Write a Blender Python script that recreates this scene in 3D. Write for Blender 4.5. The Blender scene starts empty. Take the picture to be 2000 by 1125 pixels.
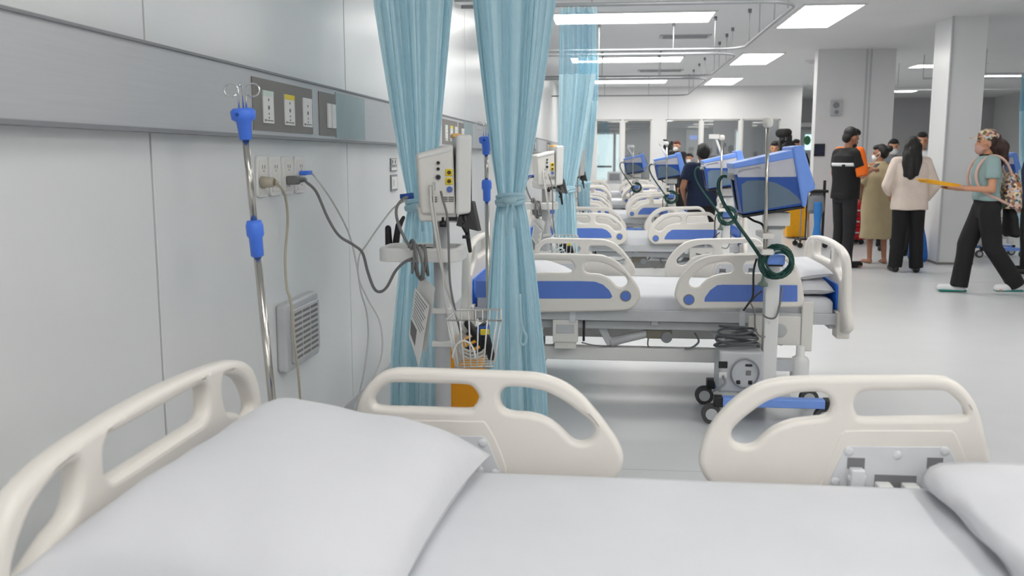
import bpy, bmesh, math, random
import numpy as np
from mathutils import Vector, Matrix
R = random.Random(7)
PI = math.pi
sc = bpy.context.scene
COL = sc.collection
TMP = bpy.data.scenes.new('workbench'); TVL = TMP.view_layers[0]      # scratch scene for turning curves and remeshed shapes into meshes
def baked(ob):
    TMP.collection.objects.link(ob); TVL.update(); me = bpy.data.meshes.new_from_object(ob.evaluated_get(TVL.depsgraph)); bpy.data.objects.remove(ob)
    return me

# ---------------------------------------------------------------- camera
F, CH, PVX, PVY = 1800.0, 1.35, 1197.0, 306.0          # focal length in pixels (2000 wide), eye height, vanishing point of the wall
PITCH = math.atan((562.5 - PVY) / F)
YAW = math.atan((PVX - 1000) / math.hypot(F, 562.5 - PVY))
cam = bpy.data.objects.new('camera', bpy.data.cameras.new('camera'))
COL.objects.link(cam); sc.camera = cam
cam.location = (0, 0, CH); cam.rotation_euler = (PI / 2 - PITCH, 0, YAW)
cam.data.sensor_width = 36; cam.data.lens = 36 * F / 2000
cam.data.clip_start = 0.05
cam.data.dof.use_dof = True; cam.data.dof.focus_distance = 4.6; cam.data.dof.aperture_fstop = 4.5

# ---------------------------------------------------------------- world, exposure
w = bpy.data.worlds.new('world'); sc.world = w; w.use_nodes = True
w.node_tree.nodes['Background'].inputs[0].default_value = (0.93, 0.96, 1, 1)
w.node_tree.nodes['Background'].inputs[1].default_value = 0.55
sc.view_settings.view_transform = 'Standard'; sc.view_settings.look = 'None'
sc.view_settings.exposure = 0.14; sc.view_settings.gamma = 1.0; sc.view_settings.use_curve_mapping = False
LAMP = 9.3                                              # radiance of the ceiling panels

_fw = Vector((-math.sin(YAW) * math.cos(PITCH), math.cos(YAW) * math.cos(PITCH), -math.sin(PITCH)))
_rt = Vector((math.cos(YAW), math.sin(YAW), 0)); _up = _rt.cross(_fw)
CAMP = Vector((0, 0, CH))
def ray(x, y): return _fw + _rt * ((x - 1000) / F) - _up * ((y - 562.5) / F)
def atX(x, y, X): d = ray(x, y); return CAMP + d * (X / d.x)
def atY(x, y, Y): d = ray(x, y); return CAMP + d * (Y / d.y)
def atZ(x, y, Z): d = ray(x, y); return CAMP + d * ((Z - CH) / d.z)

# ---------------------------------------------------------------- materials
def srgb(r, g, b):
    f = lambda c: (c / 255 / 12.92) if c <= 10 else ((c / 255 + 0.055) / 1.055) ** 2.4
    return (f(r), f(g), f(b), 1)
MATS = {}
def mat(name, col, rough=0.5, metal=0.0, var=0.04, scale=12.0, bump=0.0, bscale=60.0, emit=0, spec=0.5, coat=0.0, trans=0.0, alpha=1.0, stretch=None, sheen=0.0):
    if name in MATS: return MATS[name]
    m = bpy.data.materials.new(name); m.use_nodes = True
    nt = m.node_tree; b = nt.nodes['Principled BSDF']
    c = srgb(*col) if max(col) > 1.001 else (*col, 1)
    tc = nt.nodes.new('ShaderNodeTexCoord'); src = tc.outputs['Object']
    if stretch:
        mp = nt.nodes.new('ShaderNodeMapping'); mp.inputs['Scale'].default_value = stretch
        nt.links.new(src, mp.inputs['Vector']); src = mp.outputs['Vector']
    nz = nt.nodes.new('ShaderNodeTexNoise'); nz.inputs['Scale'].default_value = scale; nz.inputs['Detail'].default_value = 4
    nt.links.new(src, nz.inputs['Vector'])
    rp = nt.nodes.new('ShaderNodeValToRGB')
    rp.color_ramp.elements[0].position = 0.3; rp.color_ramp.elements[1].position = 0.7
    rp.color_ramp.elements[0].color = (*[v * (1 - var) for v in c[:3]], 1)
    rp.color_ramp.elements[1].color = (*[min(1, v * (1 + var)) for v in c[:3]], 1)
    nt.links.new(nz.outputs['Fac'], rp.inputs['Fac']); nt.links.new(rp.outputs['Color'], b.inputs['Base Color'])
    b.inputs['Roughness'].default_value = rough; b.inputs['Metallic'].default_value = metal
    b.inputs['Specular IOR Level'].default_value = spec
    b.inputs['Coat Weight'].default_value = coat
    b.inputs['Transmission Weight'].default_value = trans; b.inputs['Alpha'].default_value = alpha
    b.inputs['Sheen Weight'].default_value = sheen
    if bump:
        n2 = nt.nodes.new('ShaderNodeTexNoise'); n2.inputs['Scale'].default_value = bscale; n2.inputs['Detail'].default_value = 6
        nt.links.new(src, n2.inputs['Vector'])
        bp = nt.nodes.new('ShaderNodeBump'); bp.inputs['Strength'].default_value = bump; bp.inputs['Distance'].default_value = 0.01
        nt.links.new(n2.outputs['Fac'], bp.inputs['Height']); nt.links.new(bp.outputs['Normal'], b.inputs['Normal'])
    if emit:
        b.inputs['Emission Color'].default_value = c; b.inputs['Emission Strength'].default_value = emit
    MATS[name] = m
    return m
def cloth_mat(name, col, transl=0.3, alpha=1.0, scale=30):
    m = bpy.data.materials.new(name); m.use_nodes = True; nt = m.node_tree
    nt.nodes.remove(nt.nodes['Principled BSDF']); out = nt.nodes['Material Output']
    tc = nt.nodes.new('ShaderNodeTexCoord'); nz = nt.nodes.new('ShaderNodeTexNoise'); nz.inputs['Scale'].default_value = scale
    nt.links.new(tc.outputs['Object'], nz.inputs['Vector'])
    rp = nt.nodes.new('ShaderNodeValToRGB'); c = srgb(*col)
    rp.color_ramp.elements[0].color = (*[v * 0.95 for v in c[:3]], 1); rp.color_ramp.elements[1].color = (*[min(1, v * 1.05) for v in c[:3]], 1)
    nt.links.new(nz.outputs['Fac'], rp.inputs['Fac'])
    d = nt.nodes.new('ShaderNodeBsdfDiffuse'); t = nt.nodes.new('ShaderNodeBsdfTranslucent')
    nt.links.new(rp.outputs[0], d.inputs[0]); nt.links.new(rp.outputs[0], t.inputs[0])
    mx = nt.nodes.new('ShaderNodeMixShader'); mx.inputs[0].default_value = transl
    nt.links.new(d.outputs[0], mx.inputs[1]); nt.links.new(t.outputs[0], mx.inputs[2]); last = mx
    if alpha < 1:
        tr = nt.nodes.new('ShaderNodeBsdfTransparent'); m2 = nt.nodes.new('ShaderNodeMixShader'); m2.inputs[0].default_value = alpha
        nt.links.new(tr.outputs[0], m2.inputs[1]); nt.links.new(last.outputs[0], m2.inputs[2]); last = m2
    nt.links.new(last.outputs[0], out.inputs[0]); MATS[name] = m
    return m
def floral_mat(name, base, cols, scale=35):
    m = bpy.data.materials.new(name); m.use_nodes = True; nt = m.node_tree; b = nt.nodes['Principled BSDF']
    tc = nt.nodes.new('ShaderNodeTexCoord'); v = nt.nodes.new('ShaderNodeTexVoronoi'); v.inputs['Scale'].default_value = scale
    nt.links.new(tc.outputs['Object'], v.inputs['Vector'])
    sep = nt.nodes.new('ShaderNodeSeparateColor'); nt.links.new(v.outputs['Color'], sep.inputs[0])
    rp = nt.nodes.new('ShaderNodeValToRGB'); rp.color_ramp.interpolation = 'CONSTANT'
    allc = [base] + cols
    while len(rp.color_ramp.elements) < len(allc): rp.color_ramp.elements.new(0.5)
    for i, c in enumerate(allc):
        rp.color_ramp.elements[i].position = 0 if i == 0 else 0.35 + 0.65 * (i - 1) / len(cols)
        rp.color_ramp.elements[i].color = srgb(*c)
    nt.links.new(sep.outputs[0], rp.inputs[0]); nt.links.new(rp.outputs[0], b.inputs['Base Color'])
    b.inputs['Roughness'].default_value = 0.8; MATS[name] = m
    return m
def glass_mat(name, tint=(0.75, 0.8, 0.8), refl=0.18):
    m = bpy.data.materials.new(name); m.use_nodes = True; nt = m.node_tree
    nt.nodes.remove(nt.nodes['Principled BSDF']); out = nt.nodes['Material Output']
    t = nt.nodes.new('ShaderNodeBsdfTransparent'); t.inputs[0].default_value = (*tint, 1)
    g = nt.nodes.new('ShaderNodeBsdfGlossy'); g.inputs['Roughness'].default_value = 0.02
    mx = nt.nodes.new('ShaderNodeMixShader'); mx.inputs[0].default_value = refl
    nt.links.new(t.outputs[0], mx.inputs[1]); nt.links.new(g.outputs[0], mx.inputs[2]); nt.links.new(mx.outputs[0], out.inputs[0])
    MATS[name] = m; return m

WALL = mat('white_wall_panel', (228, 230, 231), 0.28, var=0.015, scale=2)
JOINT = mat('panel_joint', (52, 49, 45), 0.7)
CEIL = mat('white_ceiling', (232, 233, 234), 0.7, var=0.012, scale=1.5)
FLOOR = mat('grey_vinyl_floor', (202, 204, 206), 0.3, var=0.02, scale=3, bump=0.01, bscale=200)
BACKW = mat('grey_white_wall', (226, 226, 227), 0.6, var=0.012, scale=1)
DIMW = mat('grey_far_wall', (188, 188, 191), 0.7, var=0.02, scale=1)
TRUNK = mat('brushed_grey_aluminium', (188, 190, 193), 0.34, 0.08, var=0.03, scale=3, stretch=(1, 1, 60))
TEAL = mat('teal_reflection_tint', (140, 160, 165), 0.3)  # greenish reflection on the trunking, put into a colour
DGREY = mat('dark_grey_panel', (124, 120, 117), 0.5)
CREAM = mat('cream_plastic', (233, 228, 221), 0.38, var=0.012)
BLUEP = mat('rail_blue_plastic', (92, 126, 208), 0.4, var=0.03)
BLUEH = mat('bright_blue_board', (24, 112, 224), 0.35)
BLUEK = mat('vivid_blue_plastic', (78, 130, 244), 0.35)
LBLUE = mat('light_blue_plastic', (118, 160, 244), 0.35)
NAVY = mat('navy_blue_plastic', (26, 78, 162), 0.4)
SLATE = mat('slate_grey_plastic', (96, 116, 136), 0.5)
LAV = mat('pale_grey_plastic', (196, 196, 208), 0.45)
WPL = mat('white_plastic', (228, 228, 226), 0.4, var=0.015)
OFFW = mat('off_white_plastic', (228, 225, 220), 0.45, var=0.015)
LGREY = mat('light_grey_paint', (192, 194, 197), 0.4)
MGREY = mat('mid_grey_plastic', (134, 136, 140), 0.5)
CABG = mat('grey_cable', (118, 118, 118), 0.5)
BLACK = mat('black_plastic', (22, 22, 24), 0.45)
STEEL = mat('stainless_steel', (190, 186, 180), 0.18, 1.0, var=0.03)
CHROME = mat('chrome_wire', (220, 220, 220), 0.12, 1.0)
SHEET = mat('white_bed_sheet', (213, 215, 220), 0.85, var=0.01, bump=0.12, bscale=9, sheen=0.2)
PILLOWM = mat('white_pillow_cotton', (215, 216, 221), 0.85, var=0.01, bump=0.35, bscale=7, sheen=0.2)
YELLOW = mat('amber_yellow_plastic', (226, 150, 8), 0.45)
YEL2 = mat('yellow_ring', (232, 208, 40), 0.4)
GREENH = mat('dark_green_hose', (10, 66, 58), 0.4)
RED = mat('red_paint', (176, 20, 34), 0.4)
BAGB = mat('blue_bag', (52, 130, 205), 0.5)
CURT = cloth_mat('pale_blue_curtain', (210, 237, 246), 0.42)
MESHM = cloth_mat('blue_curtain_mesh', (165, 216, 235), 0.35, alpha=0.62, scale=200)
LIGHTM = mat('lit_diffuser', (255, 253, 248), 0.5, var=0.0, emit=LAMP)
GLASS = glass_mat('partition_glass', (0.72, 0.74, 0.75), 0.16)
FROST = mat('daylit_frosted_glass', (214, 232, 232), 0.5, var=0.02, scale=3, emit=1.7)
DARKH = mat('black_hair', (14, 12, 12), 0.55, bump=0.4, bscale=150)
BROWNH = mat('dark_brown_hair', (52, 30, 22), 0.55, var=0.3, scale=60, bump=0.5, bscale=120)
SKIN = mat('warm_skin', (196, 142, 112), 0.55, var=0.03)
SKIN2 = mat('tan_skin', (168, 118, 92), 0.55, var=0.03)
BLKCL = mat('black_cloth', (17, 17, 19), 0.85, var=0.2, scale=8, bump=0.25, bscale=25)
CHARC = mat('charcoal_cloth', (34, 34, 37), 0.85, var=0.15, scale=8, bump=0.25, bscale=25)
NAVYC = mat('navy_cloth', (20, 34, 62), 0.85, bump=0.2, bscale=25)
ORANGE = mat('orange_cloth', (240, 112, 24), 0.8, bump=0.2, bscale=25)
KHAKI = mat('khaki_cloth', (180, 165, 132), 0.85, var=0.05, bump=0.25, bscale=18)
CREAMC = mat('cream_jacket_cloth', (226, 210, 198), 0.85, bump=0.2, bscale=22)
SAGE = mat('sage_green_cloth', (140, 164, 164), 0.85, bump=0.2, bscale=22)
PINKS = mat('pale_pink_strap', (206, 170, 158), 0.7)
WHITEC = mat('white_cloth', (222, 224, 226), 0.8)
FLORAL = floral_mat('floral_print', (206, 170, 150), [(120, 90, 90), (226, 206, 160), (160, 110, 70), (90, 110, 90), (190, 190, 200), (60, 50, 60)], 42)
TEALS = mat('teal_rubber', (20, 120, 112), 0.5)

# ---------------------------------------------------------------- mesh helpers
def basis(d):
    d = Vector(d).normalized()
    a = Vector((0, 0, 1)) if abs(d.z) < 0.9 else Vector((1, 0, 0))
    u = d.cross(a).normalized(); return u, d.cross(u).normalized()
class MB:
    def __init__(s): s.v = []; s.f = []; s.m = []; s.sm = []; s.k = 0
    def _add(s, vs, fs, smooth=False):
        o = len(s.v); s.v += [tuple(v) for v in vs]
        for f in fs: s.f.append([i + o for i in f]); s.m.append(s.k); s.sm.append(smooth)
        return s
    def mi(s, k): s.k = k; return s
    def box(s, lo, hi, M=None):
        vs = [Vector((x, y, z)) for z in (lo[2], hi[2]) for y in (lo[1], hi[1]) for x in (lo[0], hi[0])]
        if M: vs = [M @ v for v in vs]
        return s._add(vs, [[0, 2, 3, 1], [4, 5, 7, 6], [0, 1, 5, 4], [2, 6, 7, 3], [0, 4, 6, 2], [1, 3, 7, 5]])
    def hexa(s, a, b):            # two quads (4 points each), a bottom and b top
        return s._add(list(a) + list(b), [[3, 2, 1, 0], [4, 5, 6, 7], [0, 1, 5, 4], [1, 2, 6, 5], [2, 3, 7, 6], [3, 0, 4, 7]])
    def rings(s, rs, caps=True, smooth=True, closed=False):
        n = len(rs[0]); vs = [p for r in rs for p in r]; fs = []
        m = len(rs)
        for i in range(m if closed else m - 1):
            j = (i + 1) % m
            for k in range(n):
                l = (k + 1) % n
                fs.append([i * n + k, i * n + l, j * n + l, j * n + k])
        s._add(vs, fs, smooth)
        if caps and not closed:
            o = len(s.v) - m * n
            s.f.append([o + k for k in range(n)][::-1]); s.m.append(s.k); s.sm.append(False)
            s.f.append([o + (m - 1) * n + k for k in range(n)]); s.m.append(s.k); s.sm.append(False)
        return s
    def cyl(s, a, b, r, r2=None, n=16):
        a = Vector(a); b = Vector(b); r2 = r if r2 is None else r2; u, v = basis(b - a)
        ring = lambda c, q: [c + (u * math.cos(2 * PI * k / n) + v * math.sin(2 * PI * k / n)) * q for k in range(n)]
        return s.rings([ring(a, r), ring(b, r2)])
    def tube(s, pts, r, n=8, closed=False):
        pts = [Vector(p) for p in pts]; m = len(pts); rs = []; u = None
        for i, p in enumerate(pts):
            if closed: d = pts[(i + 1) % m] - pts[i - 1]
            else: d = pts[min(i + 1, m - 1)] - pts[max(i - 1, 0)]
            d = d.normalized() if d.length > 1e-9 else Vector((0, 0, 1))
            if u is None: u, _ = basis(d)
            u = (u - d * u.dot(d)).normalized(); v = d.cross(u)
            q = r[i] if isinstance(r, (list, tuple)) else r
            rs.append([p + (u * math.cos(2 * PI * k / n) + v * math.sin(2 * PI * k / n)) * q for k in range(n)])
        return s.rings(rs, closed=closed)
    def lathe(s, c, prof, n=20, axis=(0, 0, 1)):
        u, v = basis(axis); a = Vector(axis).normalized(); c = Vector(c)
        return s.rings([[c + a * h + (u * math.cos(2 * PI * k / n) + v * math.sin(2 * PI * k / n)) * max(q, 1e-4) for k in range(n)] for q, h in prof])
    def ell(s, c, r, n=16, m=10, M=None):
        c = Vector(c); rs = []
        for i in range(m + 1):
            t = -PI / 2 + PI * i / m; q = max(math.cos(t), 1e-3)
            ring = [Vector((r[0] * q * math.cos(2 * PI * k / n), r[1] * q * math.sin(2 * PI * k / n), r[2] * math.sin(t))) for k in range(n)]
            rs.append([c + (M @ p if M else p) for p in ring])
        return s.rings(rs)
    def caps(s, a, b, ra, rb, n=12):          # round-ended tapered limb
        a = Vector(a); b = Vector(b); d = (b - a); L = d.length
        if L < 1e-6: return s.ell(a, (ra, ra, ra))
        d.normalize(); u, v = basis(d); rs = []
        for t in (-1, -.87, -.5, 0): rs.append((a + d * ra * t, ra * math.sqrt(max(1 - t * t, 1e-4))))
        for t in (0, .5, .87, 1): rs.append((b + d * rb * t, rb * math.sqrt(max(1 - t * t, 1e-4))))
        return s.rings([[c + (u * math.cos(2 * PI * k / n) + v * math.sin(2 * PI * k / n)) * q for k in range(n)] for c, q in rs])
    def grid(s, P, smooth=True):              # P[i][j] points
        n = len(P[0]); fs = [[i * n + j, i * n + j + 1, (i + 1) * n + j + 1, (i + 1) * n + j] for i in range(len(P) - 1) for j in range(n - 1)]
        return s._add([p for r in P for p in r], fs, smooth)
    def mesh(s, name):
        me = bpy.data.meshes.new(name); me.from_pydata(s.v, [], s.f)
        me.polygons.foreach_set('material_index', s.m); me.polygons.foreach_set('use_smooth', s.sm); me.update()
        return me
    def build(s, name, mats, parent=None, bevel=0, seg=2, fix=True):
        me = s.mesh(name)
        if fix:
            b = bmesh.new(); b.from_mesh(me); bmesh.ops.recalc_face_normals(b, faces=b.faces); b.to_mesh(me); b.free()
        return link(name, me, mats, parent, bevel, seg)
def link(name, me, mats, parent=None, bevel=0, seg=2):
    o = bpy.data.objects.new(name, me); COL.objects.link(o)
    for m in (mats if isinstance(mats, (list, tuple)) else [mats]):
        if len(me.materials) < (len(mats) if isinstance(mats, (list, tuple)) else 1): me.materials.append(m)
    if parent: o.parent = parent
    if bevel:
        md = o.modifiers.new('bevel', 'BEVEL'); md.width = bevel; md.segments = seg; md.limit_method = 'ANGLE'; md.angle_limit = 0.7
        md.harden_normals = False
    return o
def tag(o, label, cat, group=None):
    o['label'] = label; o['category'] = cat
    if group: o['group'] = group
    return o
def struct(o): o['kind'] = 'structure'; return o
def thing(name, label, cat, loc=(0, 0, 0), rz=0, group=None):
    o = bpy.data.objects.new(name, None); COL.objects.link(o); o.location = loc; o.rotation_euler = (0, 0, rz)
    o.empty_display_size = 0.05
    return tag(o, label, cat, group)
def copy_tree(o, parent=None):
    c = o.copy(); COL.objects.link(c); c.parent = parent
    for ch in list(o.children): copy_tree(ch, c)
    return c
def dup(o, loc, label=None, rz=None, group=None):
    c = copy_tree(o); c.location = loc
    if rz is not None: c.rotation_euler = (0, 0, rz)
    if label: c['label'] = label
    if group: c['group'] = group
    return c
def smooth_pts(p, n=5, closed=True):
    out = []; m = len(p); p = [Vector(q) for q in p]
    for i in range(m if closed else m - 1):
        a, b, c, d = (p[(i - 1) % m], p[i], p[(i + 1) % m], p[(i + 2) % m]) if closed else (p[max(i - 1, 0)], p[i], p[i + 1], p[min(i + 2, m - 1)])
        for k in range(n):
            t = k / n
            out.append(0.5 * ((2 * b) + (c - a) * t + (2 * a - 5 * b + 4 * c - d) * t * t + (3 * b - a - 3 * c + d) * t ** 3))
    if not closed: out.append(p[-1])
    return out
def plate(name, outlines, thick, bev, axes='xz', off=0.0, bres=3):
    """flat board with rounded edges; outlines[0] is the rim, the others are holes; axes says which world plane it lies in"""
    cu = bpy.data.curves.new(name, 'CURVE'); cu.dimensions = '2D'; cu.fill_mode = 'BOTH'
    cu.extrude = max(thick / 2 - bev, 0.0005); cu.bevel_depth = bev; cu.bevel_resolution = bres; cu.offset = -bev
    for ol in outlines:
        sp = cu.splines.new('POLY'); sp.points.add(len(ol) - 1); sp.use_cyclic_u = True
        for q, p in zip(sp.points, ol): q.co = (p[0], p[1], 0, 1)
    me = baked(bpy.data.objects.new(name, cu)); bpy.data.curves.remove(cu)
    me.name = name
    for v in me.vertices:
        x, y, z = v.co
        v.co = (x, off - z, y) if axes == 'xz' else (off + z, x, y)
    me.materials.clear()
    me.update()
    b = bmesh.new(); b.from_mesh(me); bmesh.ops.remove_doubles(b, verts=b.verts, dist=1e-5); bmesh.ops.recalc_face_normals(b, faces=b.faces); b.to_mesh(me); b.free()
    for p in me.polygons: p.use_smooth = len(p.vertices) == 4 and p.area < 0.002
    return me
def circ(cx, cy, r, n=20): return [(cx + r * math.cos(2 * PI * k / n), cy + r * math.sin(2 * PI * k / n)) for k in range(n)]
def rrect(x0, y0, x1, y1, r, n=5):
    out = []
    for cx, cy, a in ((x1 - r, y1 - r, 0), (x0 + r, y1 - r, PI / 2), (x0 + r, y0 + r, PI), (x1 - r, y0 + r, 1.5 * PI)):
        out += [(cx + r * math.cos(a + PI / 2 * k / n), cy + r * math.sin(a + PI / 2 * k / n)) for k in range(n + 1)]
    return out

# ---------------------------------------------------------------- the setting
WX, CZ, BY = -1.35, 3.05, 23.3          # left wall, ceiling height, back wall
RX = 11.0
fl = struct(MB().box((WX - 0.1, -10, -0.1), (RX, 30, 0)).build('floor', FLOOR))
for k, y in enumerate((3.9, 10.4, 17.0)):      # welded sheet seams of the vinyl
    MB().box((WX, y, -0.002), (RX, y + 0.005, 0.0006)).build('weld_seam', mat('floor_weld', (184, 186, 188), 0.4), fl)
ce = struct(MB().box((WX - 0.1, -10, CZ), (RX, 30, CZ + 0.1)).build('ceiling', CEIL))
wl = struct(MB().box((WX - 0.15, -10, 0), (WX - 0.014, BY, CZ)).build('wall_left', JOINT))
seams = [-9.99, -8.6, -6.75, -4.9, -3.03, -1.15, 0.73, 2.61, 4.64, 6.56, 8.49, 10.4, 12.3, 14.2, 16.1, 18.0, 19.9, 21.8, BY]
for a, b in zip(seams, seams[1:]):
    MB().box((WX - 0.02, a + 0.006, 0.0), (WX, b - 0.006, CZ)).build('wall_panel', WALL, wl, bevel=0.002, seg=1)
bb = struct(MB().box((WX, -10, 0), (WX + 0.012, BY, 0.09)).build('baseboard_left', LGREY))
wr = struct(MB().box((RX, -10, 0), (RX + 0.1, 30, CZ)).build('wall_right', BACKW))
wn = struct(MB().box((WX - 0.1, -10.1, 0), (RX, -10, CZ)).build('wall_near', BACKW))

# back wall of glass partitions: solid frame with openings, panes, and the corridor room behind
def bx(px): return atY(px, 300, BY).x
OPEN = [(1163, 1212), (1218, 1272), (1299, 1366), (1371, 1443), (1448, 1522)]
zt, zb = 2.26, 0.75
XE = bx(1562)
m = MB()
m.box((WX - 0.1, BY, zt), (XE, BY + 0.12, CZ)); m.box((WX - 0.1, BY, 0), (XE, BY + 0.12, zb))
xs = [WX - 0.1] + [q for a, b in OPEN for q in (bx(a), bx(b))] + [XE]
for a, b in zip(xs[0::2], xs[1::2]): m.box((a, BY, zb), (b, BY + 0.12, zt))
struct(m.build('wall_back', BACKW))
for i, (a, b) in enumerate(OPEN):
    wd = struct(MB().box((bx(a), BY + 0.05, zb), (bx(b), BY + 0.06, zt)).build('window_%d' % (i + 1), GLASS))
    f = MB(); x0, x1 = bx(a), bx(b)
    f.box((x0, BY + 0.03, zb), (x0 + 0.03, BY + 0.09, zt)); f.box((x1 - 0.03, BY + 0.03, zb), (x1, BY + 0.09, zt))
    f.box((x0, BY + 0.03, zb), (x1, BY + 0.09, zb + 0.03)); f.box((x0, BY + 0.03, zt - 0.03), (x1, BY + 0.09, zt))
    f.build('window_frame', OFFW, wd)
m = MB()      # seams of the plain wall above the glass
for px in (1303,): m.box((bx(px) - 0.006, BY - 0.003, zt), (bx(px) + 0.006, BY, CZ))
struct(m.build('trim_1', LGREY))
FY = 28.6
struct(MB().box((WX - 0.1, FY, 0), (RX, FY + 0.1, CZ)).build('wall_corridor', DIMW))
struct(MB().box((WX - 0.25, BY, 0), (WX - 0.1, FY, CZ)).build('wall_corridor_left', DIMW))
struct(MB().box((XE - 0.1, BY + 0.12, 0), (XE, FY, CZ)).build('wall_corridor_right', DIMW))
def far_door(n, x0, x1, top, m, handle=True):
    d = struct(MB().box((x0 - 0.06, FY - 0.05, 0), (x1 + 0.06, FY - 0.001, top + 0.06)).build('door_%d' % n, BACKW))
    MB().box((x0, FY - 0.07, 0.05), (x1, FY - 0.045, top)).build('door_leaf', m, d)
    if handle: MB().box(((x0 + x1) / 2 - 0.22, FY - 0.1, 1.02), ((x0 + x1) / 2 + 0.22, FY - 0.065, 1.08)).build('push_bar', MGREY, d)
fx = lambda px: atY(px, 300, FY).x
far_door(1, fx(1165), fx(1197), 2.02, FROST)
far_door(2, fx(1203), fx(1209), 2.02, FROST, False)
far_door(3, fx(1343), fx(1362), 2.1, BACKW, False)
far_door(4, fx(1508), fx(1513), 2.1, FROST, False)
far_door(5, fx(1437), fx(1441), 2.1, FROST, False)
struct(MB().box((fx(1346), FY - 0.08, 1.86), (fx(1361), FY - 0.07, 1.98)).build('window_6', mat('blue_lit_sign', (150, 170, 235), 0.5, emit=1.0)))
# passage beside the partition with a small bright window at its end
struct(MB().box((XE, FY - 0.3, 2.22), (fx(1592), FY - 0.1, 2.34)).build('trim_2', WPL))
w7 = struct(MB().box((fx(1571), FY - 0.03, 1.55), (fx(1585), FY - 0.02, 2.0)).build('window_7', mat('daylit_pane', (205, 238, 240), 0.5, var=0.0, emit=1.1)))
MB().ell((fx(1575), FY - 0.05, 1.83), (0.1, 0.02, 0.14)).build('leafy_view', mat('daylit_leaves', (90, 160, 110), 0.7, var=0.3, scale=20), w7)

# wide pillar and square column
c1 = struct(MB().box((3.25, 15.6, 0), (4.46, 15.85, CZ)).build('wall_pillar', BACKW))
for px in (1682, 1690):
    x = atY(px, 300, 15.6).x; MB().box((x, 15.592, 0), (x + 0.03, 15.601, CZ)).build('cover_strip', LGREY, c1)
c2 = struct(MB().box((4.11, 12.12, 0.02), (4.52, 12.75, CZ)).build('wall_column', WALL))
MB().box((4.095, 12.105, 0), (4.535, 12.765, 0.025)).build('base_strip', DGREY, c2)
MB().box((4.10, 12.11, 0.02), (4.125, 12.135, CZ)).build('corner_guard', LGREY, c2)

# ---------------------------------------------------------------- ceiling lights
def ceil_light(x0, x1, y0, y1, label, grp):
    t = thing('ceiling_light', label, 'light', ((x0 + x1) / 2, (y0 + y1) / 2, CZ), 0, grp)
    a, b = (x1 - x0) / 2, (y1 - y0) / 2
    MB().box((-a, -b, -0.012), (a, b, -0.004)).build('diffuser', LIGHTM, t)
    f = MB()
    for lo, hi in (((-a - .03, -b - .03), (-a, b + .03)), ((a, -b - .03), (a + .03, b + .03)), ((-a, -b - .03), (a, -b)), ((-a, b), (a, b + .03))):
        f.box((lo[0], lo[1], -0.018), (hi[0], hi[1], 0.0))
    f.build('frame', WPL, t)
AL = ['closest to the plain rear wall', 'next after the one by the rear wall', 'before the bed with the propped pillow', 'across from the stacked linen', 'beside the bent curtain track corner', 'between the wide pillar and the fourth bed', 'closest to the glass partition']
for i, y in enumerate((-7.8, -2.9, 2.1, 7.05, 11.95, 16.9, 21.75)):
    ceil_light(2.13, 2.78, y - 0.92, y + 0.92, 'long lit aisle ceiling panel ' + AL[i], 'ceiling panels along the aisle')
    if i == 2: ceil_light(-0.3, 0.7, 0.6, 1.3, 'smaller unseen fill panel added above the bed with the propped pillow', 'ceiling panels over the beds')  # unseen panel added here, its size set by how much it brightens
    else: ceil_light(-0.75, 1.17, y - 0.42 - 0.16, y + 0.42 - 0.16, 'wide lit panel over the bed row ' + ['closest to the plain rear wall', 'next after the one by the rear wall', '', 'past the bed with stacked linen', 'in front of the slotted air vent', 'between the slotted vents', 'touching the glass partition wall'][i], 'ceiling panels over the beds')
for i, (x, y) in enumerate(((4.8, -7.5), (4.8, -3.2), (4.8, 1.2), (4.8, 5.6), (7.2, -5.5), (7.2, -1.0), (7.2, 3.5), (6.5, 8.5), (7.0, 13.6), (6.2, 18.5), (8.2, 21.0), (5.4, 22.8), (7.2, 25.5))):
    if y < 8: ceil_light(x - 0.6, x + 0.6, y - 0.3, y + 0.3, 'unseen lit ceiling panel added in the open hall before the square column', 'added ceiling panels in the open hall')  # out-of-view panels added to brighten surfaces that face the camera
    else: ceil_light(x - 0.6, x + 0.6, y - 0.3, y + 0.3, 'lit ceiling panel in the hall beyond the column', 'ceiling panels beyond the column')
for x in (2.5, 3.75): ceil_light(x - .5, x + .5, 26.4, 27.0, 'lit ceiling panel added to brighten the room behind the glass partition', 'added ceiling panels behind the glass')  # this and the next two: added so the room behind is less dark
ceil_light(0.6, 1.8, 25.2, 25.8, 'lit ceiling panel added to brighten the room behind the glass partition', 'added ceiling panels behind the glass')
ceil_light(-0.9, 0.2, 25.2, 25.8, 'lit ceiling panel added to brighten the room behind the glass partition', 'added ceiling panels behind the glass')
def vent(p, L, label):
    t = thing('air_vent', label, 'vent', (p[0], p[1], CZ))
    MB().box((-L / 2 - .05, -.16, -.015), (L / 2 + .05, .16, -.002)).build('frame', LGREY, t)
    MB().box((-L / 2, -.11, -.017), (L / 2, .11, -.014)).build('dark_slot', mat('vent_shadow', (70, 70, 72), 0.8), t)
    for k in range(5): MB().box((-L / 2, -.1 + k * .045, -.03), (L / 2, -.09 + k * .045, -.012)).build('slat', LGREY, t)
q = atZ(1338, 70, CZ); vent((q.x, q.y), 0.62, 'slotted air vent in the ceiling between two lit panels')
q = atZ(1290, 137, CZ); vent((q.x, q.y), 0.8, 'slotted air vent in the ceiling near the glass partition')
def detector(px, py, label):
    q = atZ(px, py, CZ)
    o = MB().lathe((0, 0, 0), [(0.001, -0.06), (0.045, -0.055), (0.05, -0.03), (0.1, -0.025), (0.1, 0.0)]).build('smoke_detector', WPL); o.location = q
    tag(o, label, 'detector')
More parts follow.
